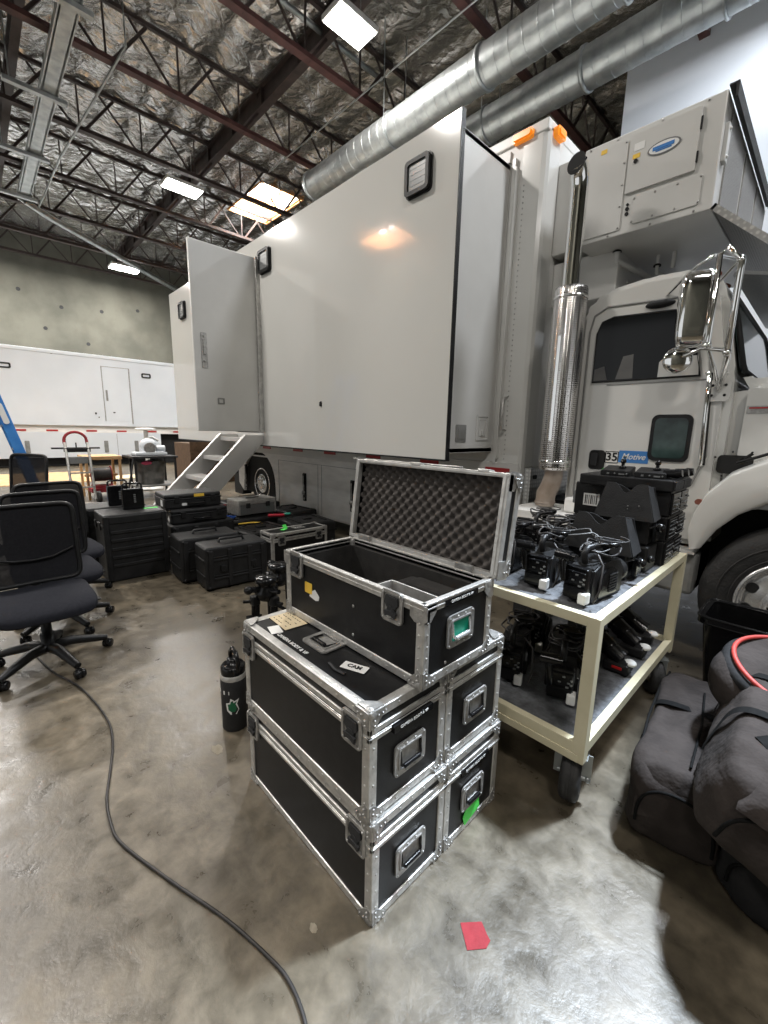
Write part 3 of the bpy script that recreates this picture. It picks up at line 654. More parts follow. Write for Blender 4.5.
# fender
fo = [(-.60, .78), (-.635, .90), (-.625, 1.03), (-.575, 1.18), (-.45, 1.345), (-.27, 1.45), (-.0, 1.50), (.3, 1.46), (.58, 1.30), (.80, 1.04), (.88, .78)]
fi = [(.70, .78), (.62, .93), (.48, 1.06), (.28, 1.15), (.0, 1.19), (-.225, 1.155), (-.36, 1.06), (-.46, .94), (-.53, .80)]
b = M()
def fender(u, v):
    k = u * (len(fo) - 1); i = min(int(k), len(fo) - 2); t = k - i; ox, oz = fo[i][0] * (1 - t) + fo[i + 1][0] * t, fo[i][1] * (1 - t) + fo[i + 1][1] * t
    k2 = u * (len(fi) - 1); i2 = min(int(k2), len(fi) - 2); t2 = k2 - i2; F = fi[::-1]; ix, iz = F[i2][0] * (1 - t2) + F[i2 + 1][0] * t2, F[i2][1] * (1 - t2) + F[i2 + 1][1] * t2
    # section: inner edge -> outer face -> rounded top -> inward to hood
    if v < .12: s_ = v / .12; return (ix, 3.62 - .08 * s_, iz)
    if v < .5: s_ = (v - .12) / .38; return (ix + (ox - ix) * s_ * .86, 3.54 - .02 * sin(PI * s_), iz + (oz - iz) * s_ * .86)
    s_ = (v - .5) / .5; a = s_ * PI / 2
    return (ix + (ox - ix) * (.86 + .14 * sin(a)), 3.54 + .62 * (1 - cos(a)) ** 1.1, iz + (oz - iz) * (.86 + .14 * sin(a)))
b.grid(fender, 48, 26)
cb.part('front_fender', b, 'truckwhite')
b = M(); b.prism([(.026 * cos(a), .02 * sin(a)) for a in [2 * PI * i / 20 for i in range(20)]], 0, .02, frame((-.575, 3.575, 1.115), (.9, -.45, .1), (0, 0, 1))); cb.part('side_marker', b, 'brownmark')
b = M(); b.tube([(-.35, 3.62, 1.455), (-.42, 3.60, 1.39), (-.2, 3.58, 1.49), (.3, 3.6, 1.56)], .010, 6); cb.part('rubber_strap', b, 'dark')
b = M(); b.box(-.9, 1.2, 4.1, 5.4, .45, 1.15); b.box(-1.55, -.55, 3.75, 5.6, .45, .80); b.box(-2.4, -1.5, 4.2, 5.2, .6, .9); cb.part('chassis', b, 'dark')
b = M(); b.box(-.85, -.55, 3.62, 4.1, .42, .75, .03); b.box(-1.15, -.85, 3.60, 4.1, .40, .72, .05); cb.part('fuel_tank', b, 'greyplastic')
b = M(); b.box(-.72, -.56, 3.56, 3.72, .74, .76); cb.part('bumper_step', b, 'boxwhite')
tyre_wheel(cb, 0.0, 3.56, .50, .515, .30, .28, True)
# mirrors
mr = []
b = M(); T = frame((-.73, 3.38, 2.34), (.93, .36, 0), (0, 0, 1))
b.T = T; b.grid(lambda u, v: (.098 * math.copysign(abs(cos(-PI / 2 + PI * v)) ** .35, 1) * math.copysign(abs(cos(2 * PI * u)) ** .4, cos(2 * PI * u)), .228 * abs(cos(-PI / 2 + PI * v)) ** .35 * math.copysign(abs(sin(2 * PI * u)) ** .4, sin(2 * PI * u)), .062 * math.copysign(abs(sin(-PI / 2 + PI * v)) ** .8, sin(-PI / 2 + PI * v))), 64, 24, closed_u=True); mi = cb.part('mirror_housing', b, 'chrome')
b = M(); b.box(-.075, .075, -.19, .19, -.064, -.055, .003, T); cb.part('mirror_glass', b, 'glass', mi)
b = M(); b.ball((0, 0, 0), .085, (1, 1, .35), 24, frame((-.79, 3.40, 2.045), (.93, .36, 0), (0, 0, 1))); cb.part('round_mirror', b, 'chrome')
b = M(); b.tube([(-.97, 3.66, 2.53), (-.75, 3.38, 2.60), (-.66, 3.33, 2.62)], .009, 8); b.tube([(-.63, 3.34, 2.10), (-.635, 3.33, 2.62), (-.60, 3.32, 2.645), (-.535, 3.36, 2.58), (-.53, 3.36, 2.06)], .016, 10)
b.tube([(-.53, 3.36, 2.57), (-.53, 3.36, 2.06), (-.53, 3.40, 2.03), (-.585, 3.65, 1.86)], .019, 10); b.tube([(-.79, 3.40, 2.05), (-.66, 3.36, 2.10), (-.53, 3.36, 2.07)], .013, 8); b.tube([(-.63, 3.36, 2.10), (-.60, 3.5, 1.98), (-.59, 3.64, 1.88)], .012, 8)
b.tube([(-.66, 3.33, 2.62), (-.60, 3.6, 2.66)], .010, 8); b.tube([(-.535, 3.36, 2.58), (-.72, 3.66, 2.50)], .009, 8)
for p in ((-.63, 3.34, 2.11), (-.53, 3.36, 2.06), (-.535, 3.36, 2.575)): b.ball(p, .024, n=10)
cb.part('mirror_arm', b, 'chrome')
b = M(); b.ball((-1.0, 3.64, 2.475), .05, (1.9, .7, .55), 16); cb.part('arm_base', b, 'dark')

# exhaust
ex = Thing('exhaust_stack', 'tall chrome exhaust stack with perforated heat shield behind the cab', 'exhaust', (-1.6, 3.5, .93), world=True)
b = M(); pts = [(-1.6, 3.5, 2.60), (-1.6, 3.5, 3.34), (-1.6, 3.49, 3.41), (-1.60, 3.465, 3.47), (-1.603, 3.43, 3.50)]; b.tube(pts, [.062, .062, .063, .066, .068], 24, cap=False); ex.part('stack_pipe', b, 'chrome')
b = M(); b.prism([(.064 * cos(2 * PI * i / 24), .085 * sin(2 * PI * i / 24)) for i in range(24)], 0, .004, frame((-1.603, 3.412, 3.495), (1, 0, 0), (0, .28, .96))); ex.part('stack_mouth', b, 'dark')
b = M(); b.lathe([(.06, 2.665), (.118, 2.665), (.124, 2.64), (.124, 1.29), (.118, 1.26), (.05, 1.26)], Matrix.Translation((-1.59, 3.5, 0)), 40); ex.part('heat_shield', b, 'perf')
b = M(); b.box(-1.60, -1.578, 3.372, 3.38, 1.5, 2.3); b.lathe([(.125, 2.60), (.13, 2.60), (.13, 2.58), (.125, 2.58)], Matrix.Translation((-1.59, 3.5, 0)), 40); b.lathe([(.125, 1.34), (.13, 1.34), (.13, 1.32), (.125, 1.32)], Matrix.Translation((-1.59, 3.5, 0)), 40); ex.part('shield_band', b, 'chrome')
b = M(); b.tube([(-1.59, 3.5, 1.28), (-1.59, 3.5, 1.20), (-1.61, 3.5, 1.12), (-1.64, 3.5, 1.05), (-1.645, 3.5, .95)], [.075, .075, .078, .08, .078], 20); b.lathe([(.08, .985), (.085, .985), (.085, .97), (.08, .97)], Matrix.Translation((-1.645, 3.5, 0)), 24); ex.part('elbow_pipe', b, 'pale')
bb = Thing('battery_box', 'silver lidded equipment box standing below the exhaust elbow', 'box', (-1.45, 3.45, .3), world=True)
b = M(); b.box(-1.80, -1.12, 3.22, 3.72, .32, .86, .01); bb.part('box_body', b, 'lens')
b = M(); b.box(-1.82, -1.10, 3.20, 3.74, .86, .94, .008); b.box(-1.42, -1.12, 3.35, 3.65, .94, 1.06, .02); bb.part('box_lid', b, 'skirt')
b = M(); b.box(-1.75, -1.2, 3.3, 3.7, 0, .32); bb.part('box_support', b, 'dark')

# ================================================================ FAR TRAILER
ft = Thing('parked_trailer', 'long white trailer parked in the background along the concrete wall', 'trailer', (-20.8, 2, 0), world=True)
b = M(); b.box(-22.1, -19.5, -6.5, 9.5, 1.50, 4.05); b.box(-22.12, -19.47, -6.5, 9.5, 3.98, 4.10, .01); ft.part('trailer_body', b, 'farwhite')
b = M(); b.box(-22.0, -19.55, -6.5, 5.7, .33, 1.24); ft.part('skirt', b, 'farwhite')
b = M(); b.box(-22.0, -19.62, -6.5, 9.5, 1.22, 1.51); ft.part('side_rail', b, 'skirt')
b = M(); b.box(-21.9, -19.8, -6.4, 9.4, .02, .34); b.box(-21.9, -19.9, 5.7, 9.4, .3, 1.3); ft.part('dark_underside', b, 'dark')  # dark blocks stand in for the shadow beneath this trailer
b = M(); b.box(-19.6, -19.49, 3.80, 4.68, 1.70, 3.70, .005); fd = ft.part('door', b, 'farwhite')
b = M(); b.box(-19.5, -19.475, 3.77, 3.79, 1.7, 3.72); b.box(-19.5, -19.475, 4.68, 4.72, 1.6, 3.72); b.box(-19.5, -19.475, 3.77, 4.72, 3.70, 3.72); ft.part('door_seam', b, 'aludull', fd)
b = M(); b.box(-19.5, -19.46, 3.86, 3.92, 2.45, 2.85); ft.part('door_latch', b, 'greyplastic', fd)
for y, z in ((1.02, 3.44), (5.31, 3.51), (-3, 3.45)):
    b = M(); b.ring(RR(.34, .18, .05), RR(.24, .09, .03), 0, .03, FX(-19.5, y, z)); ft.part('side_light', b, 'blackplastic')
for y in (1.35, 3.72, 4.77, -1.1, -3.4):
    b = M(); b.prism(RR(.13, .44, .02), 0, .03, FX(-19.55, y, .72)); b.prism(RR(.05, .34, .02), .03, .06, FX(-19.55, y, .72)); ft.part('paddle_latch', b, 'greyplastic')
for y in (-3.8, -1.7, .35, 1.2, 2.1, 3.3, 4.3, 5.4, 6.4, 7.5):
    b = M(); b.box(-19.62, -19.60, y - .17, y + .17, 1.28, 1.34); ft.part('red_reflector', b, 'red')
b = M(); [b.box(-19.56, -19.545, y, y + .012, .36, 1.2) for y in (-4.5, -2.3, .2, 2.45, 4.1)]; ft.pieces('skirt_seam', b, 'greyplastic')
b = M(); b.box(-19.5, -19.48, 3.45, 3.5, 1.93, 2.0); b.box(-19.5, -19.48, 3.55, 3.58, 1.8, 1.85); b.box(-19.5, -19.48, 4.05, 4.12, 2.0, 2.04); b.box(-19.51, -19.49, 2.3, 2.36, 3.97, 4.02); ft.pieces('small_fitting', b, 'dark')

# ================================================================ FLIGHT CASES
def case_edges(m, L, Wd, z0, z1, t=.03, tops=True, bots=True):
    a, c = L / 2, Wd / 2; p = .003; bv = .003
    for sx in (-1, 1):
        for sy in (-1, 1):
            x0, x1 = sorted((sx * (a - t), sx * (a + p))); y0, y1 = sorted((sy * (c - t), sy * (c + p))); m.box(x0, x1, y0, y1, z0, z1, bv)
    for on, zz in ((bots, (z0 - 0, z0 + t)), (tops, (z1 - t, z1))):
        if not on: continue
        for sy in (-1, 1):
            y0, y1 = sorted((sy * (c - t), sy * (c + p))); m.box(-a, a, y0, y1, zz[0], zz[1], bv)
        for sx in (-1, 1):
            x0, x1 = sorted((sx * (a - t), sx * (a + p))); m.box(x0, x1, -c, c, zz[0], zz[1], bv)
def ring_band(m, L, Wd, z0, z1, p, bv=.002):
    a, c = L / 2 + p, Wd / 2 + p; t = .012
    m.box(-a, a, -c, -c + t, z0, z1, bv); m.box(-a, a, c - t, c, z0, z1, bv); m.box(-a, -a + t, -c, c, z0, z1, bv); m.box(a - t, a, -c, c, z0, z1, bv)
def rivets(m, L, Wd, z0, z1):
    a, c = L / 2 + .004, Wd / 2 + .004
    n = 9
    for i in range(n):
        x = -L / 2 + .07 + (L - .14) * i / (n - 1)
        for z in (z0 + .015, z1 - .015):
            m.ball((x, -c, z), .0045, (1, .4, 1), 6)
        for yy in (-Wd / 2 + .015, Wd / 2 - .015): m.ball((x, yy, z1), .0045, (1, 1, .4), 6)
    for i in range(5):
        y = -Wd / 2 + .06 + (Wd - .12) * i / 4
        for z in (z0 + .015, z1 - .015): m.ball((a, y, z), .0045, (.4, 1, 1), 6)
        m.ball((L / 2 - .015, y, z1), .0045, (1, 1, .4), 6)
    for i in range(5):
        z = z0 + .06 + (z1 - z0 - .12) * i / 4
        m.ball((L / 2 - .015, -c, z), .0045, (1, .4, 1), 6); m.ball((-L / 2 + .015, -c, z), .0045, (1, .4, 1), 6); m.ball((a, -Wd / 2 + .015, z), .0045, (.4, 1, 1), 6); m.ball((a, Wd / 2 - .015, z), .0045, (.4, 1, 1), 6)
def corner_mesh(sx, sy, sz, big=False):
    """ball corner with three rounded petals hugging the faces; the outer corner sits at the local origin"""
    m = M(); p = .004; s_ = .055
    def petal(T):
        m.prism([(0, 0), (s_, 0), (s_ + .004, .012), (s_ - .012, .03), (.03, s_ - .012), (.012, s_ + .004), (0, s_)], -.001, .0035, T)
    petal(frame((p * sx, 0, 0), (0, -sy, 0), (0, 0, -sz))); petal(frame((0, p * sy, 0), (-sx, 0, 0), (0, 0, -sz))); petal(frame((0, 0, p * sz), (-sx, 0, 0), (0, -sy, 0)))
    m.box(*sorted((-.03 * sx, .005 * sx)), *sorted((-.03 * sy, .005 * sy)), *sorted((-.03 * sz, .004 * sz)), .009)
    m.ball((-.012 * sx, -.012 * sy, -.012 * sz), .021, n=14)
    for k in (.028, .045):
        m.ball((p * 2 * sx, -sy * k, -.015 * sz), .0045, n=6); m.ball((-sx * k, p * 2 * sy, -.015 * sz), .0045, n=6); m.ball((p * 2 * sx, -sy * .013, -k * sz), .0045, n=6); m.ball((-sx * .013, p * 2 * sy, -k * sz), .0045, n=6)
    return m.mesh('corner_cap', W['aludull'])
CORN = {(a, b_, c): corner_mesh(a, b_, c) for a in (-1, 1) for b_ in (-1, 1) for c in (-1, 1)}
def latch(th, T, parent=None):
    b = M(); b.prism(RR(.094, .108, .016), 0, .004, T); b.ring(RR(.094, .108, .016), RR(.074, .086, .010), .003, .009, T)
    for sx in (-1, 1):
        for sy in (-1, 1): b.ball((.037 * sx, .044 * sy, .009), .0045, n=6, T=T)
    o = th.part('latch', b, 'aludull', parent)
    b = M(); b.prism([(-.026, .034), (.026, .034), (.03, .01), (.018, -.004), (-.018, -.004), (-.03, .01)], .004, .012, T); b.prism(circ(.017, 16, 0, -.012), .004, .014, T)
    b.prism([(-.026, -.016), (-.008, -.012), (.008, -.012), (.026, -.016), (.022, -.034), (.008, -.028), (-.008, -.028), (-.022, -.034)], .008, .018, T)
    th.part('twist_knob', b, 'hood', o)
def handle(th, T, inner='aludull', parent=None, label=None):
    b = M(); b.ring(RR(.145, .115, .018), RR(.108, .078, .010), 0, .006, T); b.ring(RR(.112, .082, .012), RR(.100, .070, .008), .005, .009, T)
    for x in (-.062, -.02, .02, .062):
        for y in (-.048, .048): b.ball((x, y, .006), .004, n=6, T=T)
    o = th.part('recessed_handle', b, 'aludull', parent, label)
    b = M(); b.prism(RR(.108, .078, .01), 0, .0015, T); th.part('handle_dish', b, inner, o)
    b = M(); b.tube([T @ Vector(p) for p in ((-.046, .026, .004), (-.046, -.018, .010), (-.04, -.024, .012), (.04, -.024, .012), (.046, -.018, .010), (.046, .026, .004))], .004, 8); b.tube([T @ Vector(p) for p in ((-.036, -.024, .012), (.036, -.024, .012))], .008, 10)
    th.part('handle_bar', b, 'gloss' if inner == 'aludull' else 'chromeworn', o)
def flight_case(label, loc, L, Wd, H, rz=0., lid=.075, group='flight cases in the stack', latches=(-.39, .36), lh=True):
    th = Thing('flight_case', label, 'flight case', loc, rz, group)
    a, c = L / 2, Wd / 2
    b = M(); b.box(-a + .002, a - .002, -c + .002, c - .002, .004, H - .002); th.part('case_shell', b, 'black')
    b = M(); case_edges(b, L, Wd, .002, H); rivets(b, L, Wd, .002, H); th.part('edge_trim', b, 'alu')
    zs = H - lid
    b = M(); ring_band(b, L, Wd, zs + .002, zs + .020, .004); ring_band(b, L, Wd, zs - .024, zs - .003, .004); ring_band(b, L, Wd, zs - .012, zs - .008, .006, .001); th.part('seam_extrusion', b, 'alu')
    b = M(); ring_band(b, L, Wd, zs - .004, zs + .003, .001, 0); th.part('seam_gap', b, 'dark')
    for (sx, sy, sz), me in CORN.items(): th.share('corner_cap', me, loc=(sx * a, sy * c, H if sz > 0 else 0.0))
    for lx in latches: latch(th, FY(lx, -c - .002, zs - .012))
    handle(th, FX(a + .001, .0, (zs - .03) * .56), 'aludull')
    return th, zs
L0, W0, H0 = .80, .350, .377
cx = -1.187; 
g = 'four closed black flight cases stacked two by two'
f1, zs = flight_case('black flight case on the floor nearest the camera, bottom front of the stack', (cx, .912, 0), L0, W0, H0, latches=(-.36, .33), group=g)
b = M(); b.box(.4045, .4055, -.10, .07, .255, .268); 
f2, _ = flight_case('black flight case with a tan paper label and white lettering on its lid', (cx - .005, .905, H0 + .004), L0 - .015, W0, H0 - .003, latches=(-.35, .32), group=g)
f3, _ = flight_case('black flight case on the floor behind the front one, with green tape below its handle', (cx, 1.272, 0), L0, W0, H0, latches=(-.36, .33), group=g)
f4, _ = flight_case('black flight case in the upper layer behind the labelled one, beside the cart', (cx - .005, 1.268, H0 + .004), L0 - .015, W0, H0 - .003, latches=(-.35, .32), group=g)
H1 = H0 - .003
# markings
for f_, z in ((f2, .272), (f3, .274)):
    b = M(); b.box(.3885 + (.0 if f_ is f2 else .0) , .4105, -.09, .09, z, z + .022); o = f_.part('name_strip', b, 'gloss')
    me = text_mesh('strip_text', 'CAMERA BODY & VF', .014, .0006); me.materials.append(W['paper']); me.transform(FX(.4115, 0, z + .011)); o2 = bpy.data.objects.new('strip_lettering', me); COL.objects.link(o2); o2.parent = o
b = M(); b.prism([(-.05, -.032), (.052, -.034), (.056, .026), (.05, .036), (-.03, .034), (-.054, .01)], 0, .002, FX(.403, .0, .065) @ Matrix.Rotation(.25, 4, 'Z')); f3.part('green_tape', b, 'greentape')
b = M(); b.prism(RR(.075, .03, .002), 0, .001, FX(.4035, .0, .115)); f3.part('white_tape', b, 'paper')
Tt = lambda x, y, a: Matrix.Translation((x, y, H1 + .001)) @ RZ(a)
b = M(); b.prism([(-.075, -.048), (.075, -.05), (.078, .05), (-.072, .052)], 0, .0012, Tt(-.285, -.065 + .03, -.05)); kp = f2.part('tan_label', b, 'kraft', label='tan paper label')
b = M()
for i in range(4):
    for j in range(6):
        if random.random() < .75: b.box(-.06 + j * .02, -.06 + j * .02 + random.uniform(.008, .016), .032 - i * .022, .034 - i * .022 + .001, .0012, .0018, 0, Tt(-.285, -.035, -.05))
f2.part('handwriting', b, 'dark', kp)
b = M(); b.prism([(-.036, -.022), (.034, -.026), (.038, .02), (-.03, .024)], 0, .0012, Tt(-.245, -.115, -.2)); f2.part('white_tape', b, 'paper')
b = M(); b.prism(RR(.095, .042, .002), 0, .0012, Tt(.18, -.055, .35)); wt = f2.part('white_tape', b, 'paper')
def toptext(body, size, x, y, a, m_='paper', par=None):
    me = text_mesh('lettering', body, size, .0005, .0004); me.materials.append(W[m_]); me.transform(Matrix.Translation((x, y, H1 + .0035)) @ RZ(a)); o = bpy.data.objects.new('lettering', me); COL.objects.link(o); o.parent = par or f2.e
toptext('CAMERA BODY & VF', .022, -.10, -.128, .0)
toptext('CAM', .026, .18, -.055, .35, 'dark', wt)
handle(f2, Matrix.Translation((-.03, -.03, H1 + .001)) @ RZ(0), 'aludull')
b = M(); b.tube([(.10, -.10, H1 + .002), (.15, -.115, H1 + .006), (.19, -.105, H1 + .002)], .008, 6, flat=.4); f2.part('scuff', b, 'hood')

# ---- open flight case
op = Thing('flight_case', 'open black flight case on top of the stack with egg-crate foam in its raised lid', 'flight case', (-1.165, 1.105, .758))
L1, W1, HB = .785, .37, .277; a, c = L1 / 2, W1 / 2; t = .012
b = M(); b.box(-a + .002, a - .002, -c + .002, -c + t, .004, HB - .002); b.box(-a + .002, a - .002, c - t, c - .002, .004, HB - .002); b.box(-a + .002, -a + t, -c, c, .004, HB - .002); b.box(a - t, a - .002, -c, c, .004, HB - .002); b.box(-a, a, -c, c, .004, .016)
op.part('case_shell', b, 'black')
b = M()
p = .003; tt = .03
for sx in (-1, 1):
    for sy in (-1, 1):
        x0, x1 = sorted((sx * (a - t), sx * (a + p))); y0, y1 = sorted((sy * (c - tt), sy * (c + p)))
        x0, x1 = sorted((sx * (a - tt), sx * (a + p))); b.box(x0, x1, y0, y1, .002, HB, .006)
for sy in (-1, 1):
    y0, y1 = sorted((sy * (c - t), sy * (c + p))); b.box(-a, a, y0, y1, .002, .032, .003); b.box(-a, a, y0, y1, HB - .028, HB, .002)
    y0, y1 = sorted((sy * (c - .016), sy * (c + .005))); b.box(-a, a, y0, y1, HB - .016, HB - .011, .001); b.box(-a, a, y0, y1, HB - .002, HB + .005, .002)
for sx in (-1, 1):
    x0, x1 = sorted((sx * (a - t), sx * (a + p))); b.box(x0, x1, -c, c, .002, .032, .003); b.box(x0, x1, -c, c, HB - .028, HB, .002)
    x0, x1 = sorted((sx * (a - .016), sx * (a + .005))); b.box(x0, x1, -c, c, HB - .002, HB + .005, .002); b.box(x0, x1, -c, c, HB - .016, HB - .011, .001)
rivets(b, L1, W1, .002, HB); op.part('edge_trim', b, 'alu')
for (sx, sy, sz), me in CORN.items():
    if sz < 0: op.share('corner_cap', me, loc=(sx * a, sy * c, 0))
for sx in (-1, 1):
    b = M(); b.prism([(-.035, 0), (.035, 0), (.035, .045), (.015, .06), (-.015, .06), (-.035, .045)], 0, .003, frame((sx * (a - .02) - 0, -c - .004, HB - .0), (1, 0, 0), (0, 0, -1)))
    op.part('corner_plate', b, 'aludull')
    b = M(); b.prism([(-.0, 0), (.055, 0), (.055, .03), (.03, .06), (.0, .06)], 0, .004, frame((a + .003, -c, HB), (0, 1, 0), (0, 0, -1)) if sx > 0 else frame((a + .003, c, HB), (0, -1, 0), (0, 0, -1))); op.part('corner_plate', b, 'aludull')
latch(op, FY(-a + .085, -c - .002, HB - .04)); latch(op, FY(a - .13, -c - .002, HB - .04))
handle(op, FX(a + .001, -.0, HB * .55), 'greenplate', label='recessed handle with green tape behind it')
b = M(); b.box(a + .0035, a + .0055, -.09, .09, HB - .027, HB - .006); ns = op.part('name_strip', b, 'gloss')
me = text_mesh('strip_lettering', 'CAMERA BODY & VF', .013, .0005); me.materials.append(W['paper']); me.transform(FX(a + .0060, 0, HB - .017)); o = bpy.data.objects.new('strip_lettering', me); COL.objects.link(o); o.parent = ns
b = M(); b.box(-a + t, a - t, -c + t, -c + .03, .016, HB - .03); b.box(-a + t, a - t, c - .03, c - t, .016, HB - .03); b.box(-a + t, -a + .03, -c + t, c - t, .016, HB - .03); b.box(a - .03, a - t, -c + t, c - t, .016, HB - .03); b.box(-a + t, a - t, -c + t, c - t, .016, .03); op.part('foam_lining', b, 'lining')
b = M(); b.box(a - .36, a - .03, .02, c - .03, .03, HB - .07, .02); b.box(a - .30, a - .10, .04, c - .05, HB - .10, HB - .055, .015); b.box(-.12, .02, .03, c - .04, .03, .15, .02); op.part('foam_block', b, 'lining')
b = M(); x0, x1, y0, y1 = a - .225, a - .016, -c + .016, -c + .085
b.box(x0, x1, y1 - .006, y1, .10, HB + .004, .001); b.box(x0, x0 + .006, y0, y1, .10, HB + .004, .001)
b.box(x0, x1, y0, y1, .09, .10); op.part('divider', b, 'alu')
b = M(); b.prism(RR(.05, .045, .004), 0, .0015, FY(-a + .165, -c + .001, .155)); ys = op.part('yellow_sticker', b, 'yellow')
b = M(); b.prism([(-.02, -.02), (.025, -.028), (.045, -.022), (.05, -.005), (.03, .01), (.02, .018), (-.01, .0)], 0, .001, FY(-a + .19, -c + .0012, .142)); op.part('torn_label', b, 'paper')
b = M()
for x, z in ((.06, .17), (.06, .06)): b.ball((x, -c - .001, z), .006, (1, .4, 1), 8)
b.ball((a + .001, -.07, .05), .006, (.4, 1, 1), 8); op.pieces('screw', b, 'aludull')
# lid: local lid frame, hinge at (y=c, z=HB), opened slightly past vertical
TL = Matrix.Translation((-.008, c + .004, HB + .006)) @ RX(math.radians(-7))
hl, dl, aL = .372, .085, a + .018        # height, depth (toward +y), half length
def L_(m): m.T = TL; return m
b = L_(M()); b.box(-aL, aL, dl - .01, dl, 0, hl); b.box(-aL, -aL + .01, .0, dl, 0, hl); b.box(aL - .01, aL, .0, dl, 0, hl); b.box(-aL, aL, 0, dl, hl - .01, hl); b.box(-aL, aL, 0, dl, 0, .01)
lid = op.part('lid', b, 'black')
b = L_(M())
for z0, z1 in ((0, .014), (hl - .014, hl + .003)):
    b.box(-aL, aL, -.004, .026, z0, z1, .002); b.box(-aL, aL, dl - .028, dl + .003, z0, z1, .003)
    b.box(-aL, aL, -.006, .004, z0 - .003 if z0 == 0 else z0 + .004, z1, .002)
for sx in (-1, 1):
    x0, x1 = sorted((sx * (aL - .014), sx * (aL + .003))); b.box(x0, x1, -.004, .026, 0, hl, .002); b.box(x0, x1, dl - .028, dl + .003, 0, hl, .003)
    x0, x1 = sorted((sx * (aL - .022), sx * (aL - .008))); b.box(x0, x1, -.008, .006, 0, hl, .002)
for sx in (-1, 1):
    for sz in (0, 1):
        x0, x1 = sorted((sx * (aL - .03), sx * (aL + .003))); b.box(x0, x1, dl - .028, dl + .003, (hl - .03) * sz, (hl - .03) * sz + .03, .003)
op.part('lid_trim', b, 'alu', lid)
for sx in (-1, 1):
    for sz in (-1, 1):
        o = op.share('corner_cap', CORN[(sx, 1, sz)], lid); o.matrix_local = TL @ Matrix.Translation((sx * aL, dl, hl if sz > 0 else 0))
        b = L_(M()); b.prism([(0, -.01), (.065, -.01), (.065, .02), (.04, .06), (0, .06)], 0, .004, frame((sx * aL + .003 * sx, 0, hl if sz > 0 else 0), (0, 1, 0), (0, 0, -sz))); op.part('corner_plate', b, 'aludull', lid)
b = L_(M())
def foamf(u, v):
    x = -aL + .02 + u * (2 * aL - .04); z = .012 + v * (hl - .024)
    k = 2 * PI / .036; A_ = x * .7071 + z * .7071; B_ = x * .7071 - z * .7071
    return (x, .034 - .010 * (sin(k * A_) + sin(k * B_)) * .7, z)
b.grid(foamf, 190, 96); op.part('egg_crate_foam', b, 'foam', lid)
b = L_(M()); b.bar((-aL - .085, .055, hl + .004), (aL - .25, .055, hl + .010), .03, .007, .002); b.box(-.05, .0, -.008, .03, hl - .002, hl + .012, .003); b.box(.28, .33, -.008, .03, hl - .002, hl + .010, .003); op.part('loose_edge_strip', b, 'alu', lid)
for x in (-.30, .27):
    b = M(); b.box(x - .04, x + .04, c - .006, c + .008, HB - .05, HB + .004, .003); b.cyl((x - .04, c + .006, HB + .004), (x + .04, c + .006, HB + .004), .008, n=10); b.box(x - .04, x + .04, c - .012, c + .004, HB + .004, HB + .03, .003); op.part('hinge', b, 'aludull')

# ---- flight case behind, near the pelican cases
f6, z6 = flight_case('black flight case standing in the background with green tape on top, behind the tripods', (-4.24, 2.62, 0), .74, .26, .40, PI / 2, group=None, latches=(-.25, .25))
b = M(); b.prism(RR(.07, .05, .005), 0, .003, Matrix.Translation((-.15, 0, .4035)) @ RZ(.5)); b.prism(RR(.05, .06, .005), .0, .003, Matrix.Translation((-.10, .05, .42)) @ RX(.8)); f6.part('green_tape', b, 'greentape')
handle(f6, Matrix.Translation((.05, 0, .402)), 'dark')

# ================================================================ CART
ct = Thing('equipment_cart', 'cream steel two shelf cart loaded with cameras beside the flight cases', 'cart', (-.88, 2.35, 0), world=True)
X0, X1, Y0, Y1 = -1.24, -.51, 1.64, 3.03
b = M(); b.box(X0, X1, Y0, Y0 + .035, .82, .862, .002); b.box(X0, X1, Y1 - .035, Y1, .82, .862, .002); b.box(X0, X0 + .035, Y0, Y1, .82, .862, .002); b.box(X1 - .035, X1, Y0, Y1, .82, .862, .002)
b.box(X0 + .01, X1 - .01, Y0 + .01, Y1 - .01, .838, .850); ct.part('top_frame', b, 'cream')
b = M(); b.box(X0 + .035, X1 - .035, Y0 + .035, Y1 - .035, .85, .858); ct.part('top_mat', b, 'shelf')
b = M(); b.box(X0, X1, Y0, Y0 + .035, .262, .312, .002); b.box(X0, X1, Y1 - .035, Y1, .262, .312, .002); b.box(X0, X0 + .035, Y0, Y1, .262, .312, .002); b.box(X1 - .035, X1, Y0, Y1, .262, .312, .002); b.box(X0 + .02, X1 - .02, Y0 - .004, Y0 + .03, .228, .263, .002)
b.box(X0 + .01, X1 - .01, Y0 + .01, Y1 - .01, .265, .277); ct.part('bottom_frame', b, 'cream')
b = M(); b.box(X0 + .035, X1 - .035, Y0 + .035, Y1 - .035, .277, .285); ct.part('bottom_mat', b, 'shelf')
for x in (X0, X1 - .045):
    for y in (Y0, Y1 - .045):
        b = M(); b.box(x - .002, x + .047, y - .002, y + .047, .228, .8625, .003); ct.part('leg', b, 'cream')
